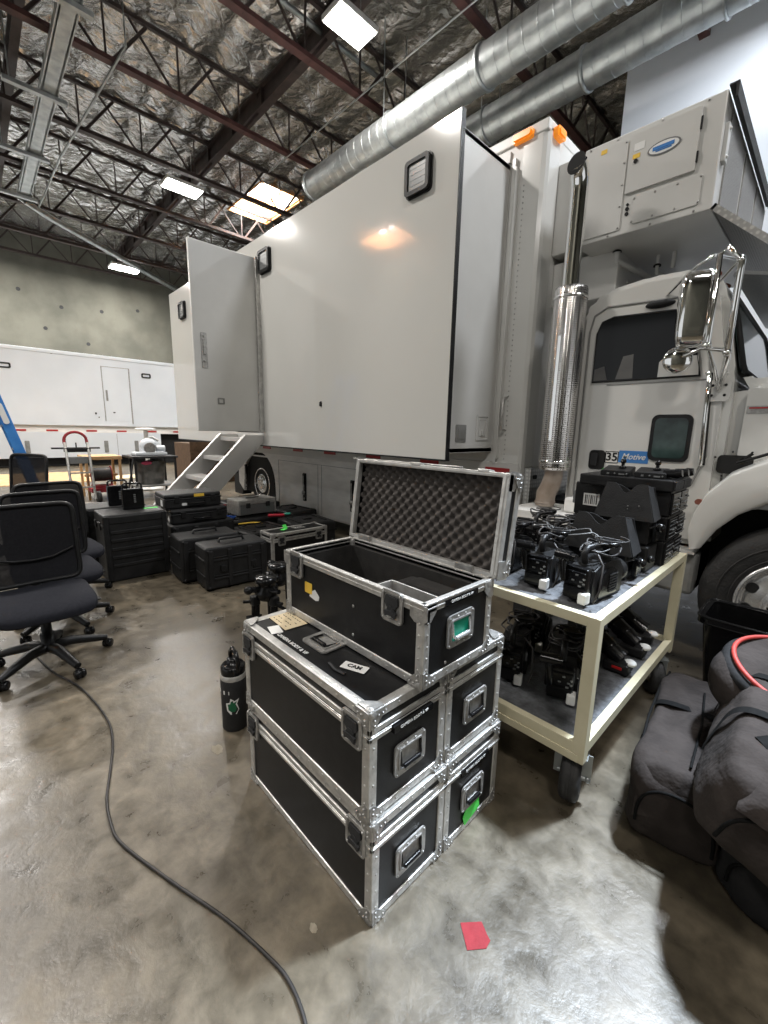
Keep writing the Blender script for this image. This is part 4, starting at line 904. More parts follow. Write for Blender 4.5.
for x, y, sw in ((X0 + .05, Y0 + .08, .3), (X1 - .06, Y0 + .07, .25), (X0 + .05, Y1 - .1, -.2), (X1 - .05, Y1 - .16, .6)):
    T = Matrix.Translation((x, y, 0)) @ RZ(sw)
    b = M(T); b.box(-.058, .058, -.05, .05, .222, .230); b.bar((-.052, 0, .224), (-.052, .0, .095), .045, .005, up=(0, 1, 0)); b.bar((.052, 0, .224), (.052, .0, .095), .045, .005, up=(0, 1, 0)); b.cyl((-.06, 0, .108), (.06, 0, .108), .010, n=10); b.ball((.062, 0, .108), .014, n=8); cs = ct.part('caster', b, 'galv')
    b = M(T); TT = frame((0, 0, .110), (0, 1, 0), (0, 0, 1)); b.lathe([(.055, -.034), (.090, -.040), (.105, -.030), (.110, -.014), (.105, -.010), (.110, -.006), (.105, -.002), (.105, .002), (.110, .006), (.105, .010), (.110, .014), (.105, .030), (.090, .040), (.055, .034)], TT, 36); ct.part('wheel', b, 'rubber', cs)
    b = M(T); b.lathe([(0, -.036), (.03, -.036), (.056, -.022), (.056, .022), (.03, .036), (0, .036)], TT, 24); ct.part('wheel_hub', b, 'chromeworn', cs)

# ---- broadcast cameras (local: rear toward -Y, z=0 at base)
def camera(label, loc, rz, group, lens=False):
    th = Thing('video_camera', label, 'camera', loc, rz, group)
    b = M()
    side = [(-.13, 0), (.13, 0), (.14, .03), (.14, .12), (.10, .165), (.02, .175), (-.06, .17), (-.115, .145), (-.135, .09)]
    b.prism(side, -.055, .055, frame((0, 0, .0), (0, 1, 0), (0, 0, 1)), .007); body = th.part('camera_body', b, 'blackplastic')
    b = M(); arc = [(-.09, .02), (-.09, .09), (-.07, .125), (-.03, .14), (.03, .14), (.06, .12), (.07, .07), (.07, .02)]
    b.prism(arc, .054, .066, frame((0, 0, 0), (0, 1, 0), (0, 0, 1)), .003)
    b.prism(arc, -.066, -.054, frame((0, 0, 0), (0, 1, 0), (0, 0, 1)), .003); th.pieces('side_cover', b, 'gloss')
    b = M()
    for i in range(7): b.box(.067, .070, -.01 + .0, .06, .035 + i * .012, .041 + i * .012)
    th.part('vent_slot', b, 'dark')
    b = M(); b.box(-.05, .05, -.165, -.13, .015, .155, .006); b.box(-.045, .045, -.175, -.16, .03, .075, .004); b.box(-.045, .045, -.175, -.16, .085, .14, .004); th.part('rear_adapter', b, 'gloss')
    b = M(); b.box(.028, .062, -.19, -.145, .012, .058, .006); th.part('white_connector', b, 'whiteplastic', label='white square connector cover')
    b = M(); [b.box(x, x + .012, -.178, -.174, z, z + .006) for x, z in ((.005, .125), (.025, .10), (-.01, .10), (.02, .08))]; b.ball((.04, -.172, .095), .006, n=8); b.ball((.04, -.172, .115), .006, n=8); th.pieces('button', b, 'lens')
    b = M(); b.tube([(0, -.10, .165), (0, -.115, .205), (0, -.09, .225), (0, .03, .225), (0, .07, .21), (0, .085, .17)], .014, 10); th.part('top_handle', b, 'blackplastic')
    b = M(); b.tube([(-.045, -.15, .17), (-.055, -.185, .20), (-.05, -.19, .17), (-.04, -.185, .09)], [.018, .019, .015, .012], 10); b.cyl((-.085, -.175, .195), (-.02, -.175, .195), .024, n=16); b.cyl((-.02, -.175, .195), (.0, -.175, .195), .017, n=14); th.part('control_arm', b, 'gloss')
    b = M(); b.lathe([(0, 0), (.044, 0), (.048, .006), (.048, .016), (.042, .022), (.036, .018), (0, .018)], Matrix.Translation((.03, .03, .226)), 24); th.part('eye_pad', b, 'gloss')
    b = M(); b.lathe([(.03, .13), (.052, .13), (.055, .16), (.050, .18), (.05, .20), (0, .20)], frame((0, 0, .085), (1, 0, 0), (0, 0, -1)) @ Matrix.Identity(4), 24); th.part('lens_mount', b, 'blackplastic')
    if lens:
        b = M(); T = frame((0, .15, .085), (1, 0, 0), (0, 0, -1)); b.lathe([(.05, .02), (.055, .06), (.05, .065), (.055, .07), (.055, .12), (.06, .13), (.06, .20), (0, .2)], T, 28); th.part('lens_barrel', b, 'gloss')
    b = M(); rnd = random.Random(hash(label) % 1000)
    for k in range(3):
        pts = []; ph = rnd.uniform(0, 6); R_ = rnd.uniform(.05, .085)
        for i in range(26):
            t_ = i / 25 * 2 * PI * 1.3; pts.append((R_ * cos(t_ + ph) * .9, .02 + R_ * sin(t_ + ph) * 1.2, .205 + .014 * k + .010 * sin(3 * t_ + ph)))
        b.tube(pts, .0042, 6)
    b.tube([(.05, -.10, .21), (.09, -.13, .18), (.10, -.16, .08), (.085, -.17, .03)], .004, 6); th.part('coiled_cable', b, 'cable')
    b = M(); pts = [(.02 + .07 * cos(.35 * i + 1), .07 + .05 * sin(.35 * i + 1), .235 + .001 * i) for i in range(20)]; b.tube(pts, .0030, 6); th.part('looped_cable', b, 'cable')
    return th
gt = 'broadcast cameras on the top shelf of the cart'
camera('black broadcast camera at the front corner of the cart top', (-.635, 1.90, .859), -.12, gt)
camera('black broadcast camera on the cart top, left of the corner one', (-.86, 1.93, .859), .10, gt)
camera('black broadcast camera at the left edge of the cart top, half behind the open lid', (-1.08, 1.95, .859), .05, gt)
camera('black broadcast camera in the second row of the cart top, nearer the hooded monitors', (-.955, 2.33, .859), -.1, gt)
camera('black broadcast camera in the second row of the cart top, furthest left', (-1.15, 2.42, .859), .2, gt)
gb = 'broadcast cameras on the bottom shelf of the cart'
camera('dark broadcast camera on the lower shelf by the front leg, white square at its base', (-.79, 2.06, .286), .35, gb)
camera('dark broadcast camera on the lower shelf at left with a white square and red tab', (-1.04, 2.02, .286), .35, gb)
camera('dark broadcast camera deeper on the lower shelf, behind the front pair', (-.86, 2.42, .286), .35, gb)
camera('dark broadcast camera at the far left of the lower shelf', (-1.12, 2.42, .286), .3, gb)
camera('dark broadcast camera at the very back of the lower shelf, behind the viewfinder tubes', (-.98, 2.82, .286), .3, gb)
for o_ in list(COL.objects):
    if o_.name.startswith('video_camera') and o_.location.z < .5: o_.scale = (1.15, 1.1, 1.12)
# red tab
# viewfinder tubes on lower shelf
def vf(label, loc, rz, tab=False):
    th = Thing('lens_tube', label, 'viewfinder', loc, rz, 'viewfinder tubes along the lower shelf edge')
    b = M(); T = Matrix.Translation((0, 0, .065)) @ RYm(0)
    b.tube([(-.16, .05, .16), (-.10, .02, .125), (-.03, 0, .09), (.01, 0, .07)], [.045, .05, .048, .052], 18); b.tube([(-.13, .035, .142), (-.125, .033, .139)], .056, 18); b.tube([(-.06, .008, .104), (-.055, .006, .10)], .054, 18); th.part('tube_body', b, 'gloss')
    b = M(); b.box(-.07, .06, -.06, .04, .004, .062, .012); b.tube([(.0, -.02, .05), (.05, -.03, .045)], .03, 14); th.part('eyepiece_block', b, 'blackplastic')
    b = M(); b.ball((.052, -.01, .065), .033, (1, 1, .55), 14); th.part('white_cap', b, 'whiteplastic', label='round white end cap')
    if tab:
        b = M(); b.box(-.02, .03, -.064, -.058, .03, .045, .002); th.part('red_tab', b, 'red')
vf('black viewfinder tube with white end cap and red tab by the front leg', (-.63, 2.42, .288), .0, True)
vf('black viewfinder tube with a white end cap, in the middle of the lower shelf edge', (-.63, 2.68, .288), .0)
vf('black viewfinder tube with a white end cap, furthest back on the lower shelf', (-.65, 2.90, .288), .1)

# viewfinder hoods stacked on monitor units
def hooded(label, x, y, z, s=1.):
    th = Thing('hooded_monitor', label, 'monitor', (x, y, z), .06, 'hooded monitors stacked on the cart')
    b = M(); b.box(-.135 * s, .135 * s, -.02, .17, .0, .15, .012); b.box(-.13 * s, .13 * s, .0, .15, .13, .16, .008); th.part('monitor_body', b, 'blackplastic')
    zb = .13
    def outl(w0, w1, h, notch):
        P = [(-w0, 0), (w0, 0), (w1, h)]
        for i in range(13):
            t_ = i / 12; xx = w1 - .03 - (2 * w1 - .06) * t_; P.append((xx, h - notch * (.5 + .5 * cos((t_ - .5) * 2 * PI)) ** 1.3))
        P.append((-w1, h)); return P
    T = frame((0, -.045, zb), (1, 0, 0), (0, .10, 1))
    b = M(); b.prism(outl(.155 * s, .105 * s, .185, .05), 0, .006, T)
    b.prism([(0, 0), (.155, 0), (.14, .165), (.02, .185)], 0, .006, frame((.155 * s, -.045, zb), (0, 1, 0), (-.33 * s, .05, 1)))
    b.prism([(0, 0), (.155, 0), (.14, .165), (.02, .185)], 0, .006, frame((-.155 * s, -.045, zb), (0, 1, 0), (.33 * s, .05, 1)))
    b.prism(outl(.155 * s, .115 * s, .165, .03), 0, .006, frame((0, .105, zb), (1, 0, 0), (0, -.1, 1)))
    th.part('hood', b, 'hood')
    b = M(); b.ball((.02, -.052, zb + .07), .004, n=6); b.ball((.07, -.052, zb + .075), .004, n=6); b.ball((.02, -.052, zb + .055), .003, n=6); th.part('rivet', b, 'lens')
    b = M(); b.tube([(.155 * s, -.01, .11), (.185 * s, -.02, .12), (.20 * s, -.02, .10)], .008, 8); b.ball((.19 * s, -.02, .105), .022, n=12); b.tube([(.13, -.05, .10), (.17, -.05, .125)], .004, 6); th.part('tilt_knob', b, 'gloss')
    b = M(); b.box(.155 * s - .01, .155 * s + .012, .02, .13, .02, .10, .004); th.part('yoke', b, 'gloss')
hooded('dark grey hooded monitor with a notched hood, the lower front one on the cart', -.735, 2.21, .859, 1.02)
b = M(); b.box(-.83, -.57, 2.41, 2.58, .859, .995, .01); 
mb = Thing('monitor_base', 'black monitor unit lying on the cart mat under the rear hooded monitor', 'monitor', (-.66, 2.5, .859), world=True)
mb.part('monitor_body', b, 'blackplastic'); b = M(); b.ball((-.56, 2.44, .93), .02, n=10); mb.part('tilt_knob', b, 'gloss')
hooded('dark grey hooded monitor with a notched hood, raised behind the lower one', -.705, 2.44, .997, .9)

# control units stack
for k, (z, lab) in enumerate(((.859, 'lowest black control unit in the stack at the back right of the cart'), (.995, 'middle black control unit in the stack at the back of the cart'), (1.131, 'top black control unit in the rear stack, under the panel slab'))):
    th = Thing('control_unit', lab, 'equipment', (-.66, 2.80, z), group='control units stacked at the back of the cart')
    b = M(); b.box(-.12, .11, -.18, .17, .0, .132, .006); th.part('unit_case', b, 'blackplastic')
    for j in (0, 1):
        y0 = -.17 + j * .175
        b = M(); b.box(.108, .122, y0, y0 + .158, .008, .124, .004); pn_ = th.part('front_module', b, 'gloss')
        b = M()
        for q in range(5): b.box(.122, .1235, y0 + .01, y0 + .148, .018 + q * .022, .020 + q * .022)
        b.box(.122, .130, y0 + .055, y0 + .085, .055, .063, .002); b.ball((.127, y0 + .13, .03), .006, n=6); b.ball((.127, y0 + .13, .09), .006, n=6); b.ball((.127, y0 + .115, .06), .005, n=6)
        th.part('control_detail', b, 'lens', pn_)
sb = Thing('control_slab', 'flat black equipment slab lying across the control units and boxes', 'equipment', (-.75, 2.78, 1.265), world=True)
b = M(); b.box(-1.02, -.54, 2.60, 2.97, 1.2645, 1.325, .006); sb.part('slab_case', b, 'blackplastic')
b = M(); b.box(-.541, -.532, 2.61, 2.78, 1.272, 1.318, .003); b.box(-.541, -.532, 2.79, 2.96, 1.272, 1.318, .003); sb.part('slab_front', b, 'hood')
def rcp(label, x, y, z, stick=True):
    th = Thing('remote_panel', label, 'control panel', (x, y, z), .1, 'remote control panels on the slab')
    b = M(); T = frame((0, 0, 0), (0, 1, 0), (0, 0, 1)); b.prism([(-.08, 0), (.08, 0), (.08, .05), (-.08, .028)], -.075, .075, T, .004); th.part('panel_body', b, 'blackplastic')
    b = M(); b.box(-.04, -.028, -.083, -.079, .008, .018); b.box(.02, .05, -.083, -.079, .008, .016); b.ball((0, -.08, .014), .005, n=6); b.ball((.06, -.08, .014), .005, n=6); th.part('connector', b, 'lens')
    if stick:
        b = M(); b.cyl((.02, .01, .035), (.02, .01, .07), .009, n=10); b.ball((.02, .01, .08), .016, n=12); b.ball((.02, .01, .045), .02, (1, 1, .6), 12); th.part('joystick', b, 'gloss')
rcp('small black remote control panel with joystick, left of the two on the slab', -.845, 2.70, 1.3255)
rcp('small black remote control panel, right of the two on the slab', -.675, 2.72, 1.3255)
for k, (x, y, lab) in enumerate(((-.575, 2.70, 'small black knob lens nearest the panels on the slab'), (-.565, 2.79, 'small black knob lens, middle of the row on the slab'), (-.56, 2.88, 'small black knob lens at the far end of the slab'))):
    th = Thing('knob_lens', lab, 'lens', (x, y, 1.3255)); b = M(); b.tube([(-.04, 0, .025), (.015, 0, .03)], .022, 14); b.tube([(.015, 0, .03), (.045, 0, .036)], [.026, .020], 14); b.box(-.03, .0, -.015, .015, 0, .02); th.part('lens_barrel', b, 'gloss')
for z, lab in ((.859, 'lower black box with a barcode label on the left rear of the cart'), (1.062, 'upper black box with a barcode label, left rear of the cart under the slab')):
    th = Thing('power_box', lab, 'equipment', (-.955, 2.84, z), group='black labelled boxes at the left rear of the cart')
    b = M(); b.box(-.13, .12, -.12, .17, 0, .20, .006); th.part('box_case', b, 'blackplastic')
    b = M(); b.box(-.075, .02, -.1225, -.1205, .06, .135); lb = th.part('white_label', b, 'paper')
    b = M(); [b.box(-.065 + i * .011, -.065 + i * .011 + (.003 if i % 3 else .006), -.1235, -.1225, .07, .125) for i in range(7)]; th.part('barcode', b, 'dark', lb)
    b = M(); b.box(-.15, -.13, -.10, .0, .06, .14, .004); th.part('connector', b, 'lens')
# loose cables on the cart
b = M()
rnd = random.Random(3)
for k in range(2):
    pts = [(-.98 + .38 * i / 14 + .02 * sin(i * .9 + k), 1.98 + .04 * k + .03 * sin(i * .7 + 2 * k), 1.098 + .012 * sin(i * .8 + k) + .006 * k) for i in range(15)]
    b.tube(pts, .0045, 6)
single('cable_bundle', b, 'cablegrey', 'grey and black cables draped over the cameras on the cart top', 'cable')
b = M()
for k in range(2):
    pts = [(-.93 + .05 * cos(i * .45 + k), 2.16 + .07 * sin(i * .45 + k), 1.10 + .0012 * i) for i in range(26)]; b.tube(pts, .004, 6)
single('cable_loop', b, 'cable', 'black cable loop lying over the second row of cameras', 'cable')

# ================================================================ BAGS
def duffel(name_label, Lx, Ly, Lz, loc, rot, matn='bag', sag=.12, seed=1, straps=(-.25, .22), piping=None, pocket=None, ell=.35):
    th = Thing('duffel_bag', name_label, 'bag', loc, rot=rot)
    def f(u, v):
        a_ = 2 * PI * u; p_ = -PI / 2 + PI * v
        def se(c_, e): return math.copysign(abs(c_) ** e, c_)
        x = Lx / 2 * se(cos(p_), ell) * se(cos(a_), ell); y = Ly / 2 * se(cos(p_), ell) * se(sin(a_), ell); z = Lz / 2 * se(sin(p_), ell * 1.2)
        q = Vector((x * 5 + seed, y * 5, z * 5)); n_ = noise.noise(q) * .026 + noise.noise(q * 2.6) * .012 - .010 * abs(noise.noise(Vector((x * 14, y * 3 + seed, z * 9))))
        l = math.sqrt(x * x + y * y + z * z) + 1e-6
        x += x / l * n_; y += y / l * n_; z += z / l * n_ * 1.1
        if z > 0: z -= sag * Lz * (abs(y) / (Ly / 2)) ** 3 * .8
        return (x, y, z + Lz / 2)
    b = M(); b.grid(f, 84, 44, closed_u=True); body = th.part('bag_body', b, matn)
    def surf(y, t_):  # cross-section loop over the top at fixed y
        e = .42; x = Lx / 2 * math.copysign(abs(cos(t_)) ** e, cos(t_)); z = Lz / 2 * math.copysign(abs(sin(t_)) ** e, sin(t_)); k_ = 1.035
        zz = z * k_ - (sag * Lz * (abs(y) / (Ly / 2)) ** 3 * .8 if z > 0 else 0); return Vector((x * k_, y, zz + Lz / 2))
    for s_ in straps:
        b = M(); n = 30; w = .02; vs = []
        for i in range(n + 1):
            t_ = -.25 + (PI + .5) * i / n
            for yy in (-w, w): vs.append(surf(s_ * Ly + yy, t_))
        b.add(vs, [(2 * i, 2 * i + 1, 2 * i + 3, 2 * i + 2) for i in range(n)], True); th.part('strap', b, 'web')
    # zip line round the end and the flap seam
    b = M(); pts = []
    for i in range(25):
        t_ = PI * i / 24; pts.append((Lx * .36 * cos(t_), -Ly * .505, Lz * (.30 + .50 * sin(t_) ** .6)))
    b.tube(pts, .006, 6); th.part('end_zip', b, 'web')
    return th
A_ = duffel('charcoal duffel bag lying lengthwise on the floor, leftmost of the bag pile beside the cart', .33, .98, .34, (-.245, 2.18, .0), (0, 0, .10), seed=2, straps=(.02, .30), ell=.28, sag=.08)
b = M(); b.box(.05, .10, -.42, -.405, .322, .336, .003); A_.part('red_tag', b, 'redpipe')
b = M(); b.ball((-.165, -.05, .16), .03, (.6, 1, .8), 10); A_.part('buckle', b, 'gloss')
def flapf(u, v):
    x = -.13 + .26 * u; y = -.485 + .13 * v; e_ = max(0, (.10 - v) / .10)
    return (x, y - .012 * e_, .335 - .10 * e_ ** 2 - .09 * max(0, .45 - v) ** 2 / .2 - .03 * (abs(x) / .13) ** 4 + .006 * noise.noise(Vector((x * 20, y * 20, 1))))
b = M(); b.grid(flapf, 20, 14); A_.part('end_flap', b, 'bag')
b = M(); b.tube([(-.145, -.40, .30), (-.158, -.1, .315), (-.155, .2, .315), (-.14, .42, .30)], .006, 6); b.tube([(.02, -.40, .345), (.03, -.1, .352), (.02, .2, .352)], .005, 6); A_.pieces('zip', b, 'web')
B_ = duffel('large charcoal duffel bag slumped on top of the pile, with loose straps', .54, .92, .34, (.07, 1.92, .27), (math.radians(3), math.radians(17), .05), seed=5, straps=(-.10, .20), sag=.05, ell=.34)
b = M(); b.tube([(-.20, -.26, .33), (-.14, -.20, .365), (-.04, -.12, .385), (.08, -.14, .38), (.2, -.20, .36), (.28, -.28, .25)], .026, 8, flat=.25); b.tube([(-.06, .24, .345), (.0, .14, .37), (.08, .02, .38), (.2, -.10, .365)], .018, 8, flat=.3); B_.part('shoulder_strap', b, 'web')
b = M(); b.tube([(-.10, .20, .34), (-.10, .02, .365), (-.09, -.05, .36)], .007, 6); B_.part('zip', b, 'dark')
def pocketf(u, v):
    x = -.20 + u * .40; y = -.475 + v * .26; k = (sin(PI * u) * sin(PI * v)) ** .35 if 0 < u < 1 and 0 < v < 1 else 0
    return (x, y, .24 + .135 * k + .012 * noise.noise(Vector((x * 12, y * 12, 0))))
b = M(); b.grid(pocketf, 26, 26); B_.part('outer_pocket', b, 'bag')
C_ = duffel('black duffel bag on the floor at the lower right, under the big slumped one', .50, .42, .27, (.215, 1.80, .0), (0, 0, -.38), 'bagdark', seed=9, straps=(), sag=.05)
D_ = Thing('backpack', 'charcoal backpack with red piping lying at the top of the bag pile by the bin', 'bag', (.02, 2.25, .465), rot=(.12, .2, -.3))
def bp(u, v):
    a_ = 2 * PI * u; p_ = -PI / 2 + PI * v; se = lambda c_, e: math.copysign(abs(c_) ** e, c_)
    x = .24 * se(cos(p_), .6) * se(cos(a_), .7); y = .27 * se(cos(p_), .6) * se(sin(a_), .7); z = .11 * se(sin(p_), .7); n_ = .02 * noise.noise(Vector((x * 6, y * 6, z * 6)))
    return (x * (1 + n_ * 3), y * (1 + n_ * 3), z + n_ + .10)
b = M(); b.grid(bp, 48, 26, closed_u=True); D_.part('bag_body', b, 'bag')
pts = []
for i in range(29):
    t_ = PI * .35 + 1.3 * PI * i / 28; pts.append((.21 * cos(t_), .24 * sin(t_), .205 + .010 * sin(2 * t_)))
b = M(); b.tube(pts, .009, 8); D_.part('red_piping', b, 'redpipe')
b = M(); b.tube([Vector(p_) * 1.05 + Vector((0, 0, -.045)) for p_ in pts], .022, 8); D_.part('padded_edge', b, 'bagdark')

# ================================================================ BIN, BOTTLE, TRIPODS, TAPE, CABLE
bn = Thing('waste_bin', 'black plastic waste bin standing in front of the truck wheel', 'bin', (-.14, 3.12, 0))
b = M()
def binf(w0, d0, w1, d1, z0, z1, n=6):
    P0 = RR(w0, d0, .04, n); P1 = RR(w1, d1, .05, n); k = len(P0); b.add([(x, y, z0) for x, y in P0] + [(x, y, z1) for x, y in P1], [(i, (i + 1) % k, k + (i + 1) % k, k + i) for i in range(k)], True); return P0, P1
binf(.36, .26, .48, .36, .0, .52); P0 = RR(.36, .26, .04, 6); b.add([(x, y, .002) for x, y in P0], [tuple(range(len(P0)))]); binf(.34, .24, .46, .34, .01, .52); bn.part('bin_body', b, 'gloss')
b = M(); b.ring(RR(.52, .40, .055, 6), RR(.46, .34, .045, 6), .50, .535); b.tube([(x, y, .50) for x, y in RR(.51, .39, .055, 6)], .008, 6, closed=True); b.tube([(x, y, .535) for x, y in RR(.52, .40, .055, 6)], .007, 6, closed=True); bn.part('bin_rim', b, 'gloss')

bt = Thing('water_bottle', 'black insulated water bottle with stickers standing left of the flight cases', 'bottle', (-1.97, .835, 0))
b = M(); b.lathe([(0, 0), (.042, 0), (.046, .006), (.046, .205), (.044, .215)], n=36); bt.part('bottle_body', b, 'hood')
b = M(); b.lathe([(.044, .213), (.0445, .232), (.041, .236)], n=36); bt.part('steel_ring', b, 'alu')
b = M(); b.lathe([(.042, .234), (.043, .262), (.037, .270), (.022, .272), (.021, .29), (.017, .294), (0, .294)], n=30); lidb = bt.part('bottle_lid', b, 'gloss'); bt.e.scale = (1.42, 1.42, 1.32)
b = M(); b.tube([(.036, .0, .25), (.046, .0, .29), (.030, 0, .325), (.0, 0, .334), (-.016, 0, .315), (-.02, 0, .28)], .008, 8); bt.part('carry_loop', b, 'gloss', lidb)
cyl_p = lambda a_, z, r=.0466: (r * cos(a_), r * sin(a_), z)
def wrap(poly, a0, z0): 
    m_ = M(); m_.add([cyl_p(a0 + x / .0466, z0 + z) for x, z in poly], [tuple(range(len(poly)))]); return m_
bt.part('white_sticker', wrap([(.008 * 0 - .026, -.006), (.0, -.008), (.022, -.006), (.022, .008), (.0, .008), (-.026, .008)], -1.25, .17), 'paper')
cres = [(-.018, -.02), (-.005, -.035), (.015, -.034), (.024, -.015), (.018, .01), (.026, .03), (.01, .022), (-.004, .034), (-.008, .016), (-.022, .012)]
st1 = bt.part('animal_sticker', wrap(cres, -.62, .115), 'paper')
o = M(); o.add([cyl_p(-.62 + x * .68 / .0466, .115 + z * .68, .0470) for x, z in cres], [tuple(range(len(cres)))]); W['dkgreen'] = mat('dark_green_print', (.01, .12, .05), .5); bt.part('green_print', o, 'dkgreen', st1)

tp = Thing('tripod_bundle', 'folded black camera tripod standing behind the flight case stack', 'tripod', (-2.47, 1.30, 0))
b = M()
for a_ in (0.2, 2.3, 4.4):
    x, y = .055 * cos(a_), .055 * sin(a_); b.tube([(x * 1.2, y * 1.2, .02), (x, y, .40)], .017, 10); b.tube([(x * 1.5, y * 1.5, .05), (x * 1.3, y * 1.3, .40)], .014, 10)
tp.part('leg', b, 'gloss')
for a_ in (0.2, 2.3, 4.4):
    x, y = .066 * cos(a_), .066 * sin(a_); b = M(); b.box(x - .022, x + .022, y - .022, y + .022, .20, .25, .008); b.box(x - .025, x + .025, y - .025, y + .025, .36, .42, .01); b.ball((x * 1.1, y * 1.1, .03), .025, n=10); b.cyl((x * 1.3, y * 1.3, .385), (x * 2.0, y * 2.0, .39), .010, n=8); tp.part('leg_clamp', b, 'blackplastic')
b = M(); b.lathe([(.03, .38), (.062, .40), (.068, .44), (.05, .47), (.05, .49), (.065, .50), (.06, .53), (0, .535)], n=24); b.cyl((.0, -.05, .46), (.0, -.10, .47), .018, n=12); b.cyl((.05, .0, .45), (.11, .02, .46), .014, n=10); b.ball((0, -.11, .47), .026, n=10); b.ball((-.05, .05, .51), .03, n=10); tp.part('tripod_head', b, 'gloss')
b = M(); b.tube([(.06, -.07, .33), (.10, -.13, .25), (.09, -.14, .15), (.05, -.09, .12)], .008, 8); b.tube([(-.02, -.10, .30), (.06, -.14, .27), (.12, -.10, .31)], .018, 8, flat=.3); tp.part('carry_strap', b, 'web')
tp.e.scale = (1.15, 1.15, 1.1)
tp2 = dup(tp.e, (-2.66, 1.50, 0), 'second folded black tripod, mostly hidden behind the first one', .9)

b = M(); b.prism([(-.038, -.036), (.036, -.03), (.032, .03), (.012, .048), (-.004, .042), (-.04, .034)], .0005, .002, Matrix.Translation((-.545, .955, 0)) @ RZ(math.radians(-42)))
single('red_tape_patch', b, 'redtape', 'small patch of red tape stuck on the floor in front of the cases', 'tape')
for (x, y, s_, lab) in ((-1.86, .69, .035, 'pale paint spot on the floor left of the lower flight case'), (-.905, .60, .016, 'tiny pale spot on the floor near the front corner of the cases')):
    b = M(); P = [(s_ * (1 + .8 * noise.noise(Vector((cos(2 * PI * i / 18) * 3, sin(2 * PI * i / 18) * 3, s_ * 50)))) * cos(2 * PI * i / 18), s_ * .7 * sin(2 * PI * i / 18)) for i in range(18)]; b.prism(P, .0003, .001, Matrix.Translation((x, y, 0))); single('floor_spot', b, 'smudge', lab, 'floor mark')
cpts = [(-3.62, .12), (-3.21, .19), (-2.93, .28), (-2.67, .326), (-2.42, .345), (-2.23, .324), (-2.04, .275), (-1.885, .232), (-1.75, .218), (-1.62, .228), (-1.358, .316), (-1.116, .406), (-.924, .459), (-.834, .472), (-.737, .458), (-.66, .42), (-.55, .30)]
def smooth(P, n=6):
    P = [Vector((x, y, .007)) for x, y in P]; out = []
    for i in range(len(P) - 1):
        p0 = P[max(0, i - 1)]; p1 = P[i]; p2 = P[i + 1]; p3 = P[min(len(P) - 1, i + 2)]
        for k in range(n):
            t_ = k / n; out.append(.5 * ((2 * p1) + (p2 - p0) * t_ + (2 * p0 - 5 * p1 + 4 * p2 - p3) * t_ ** 2 + (3 * p1 - p0 - 3 * p2 + p3) * t_ ** 3))
    return out + [P[-1]]
b = M(); b.tube(smooth(cpts), .0055, 8); single('floor_cable', b, 'cable', 'long black cable snaking across the open floor from the chairs', 'cable')

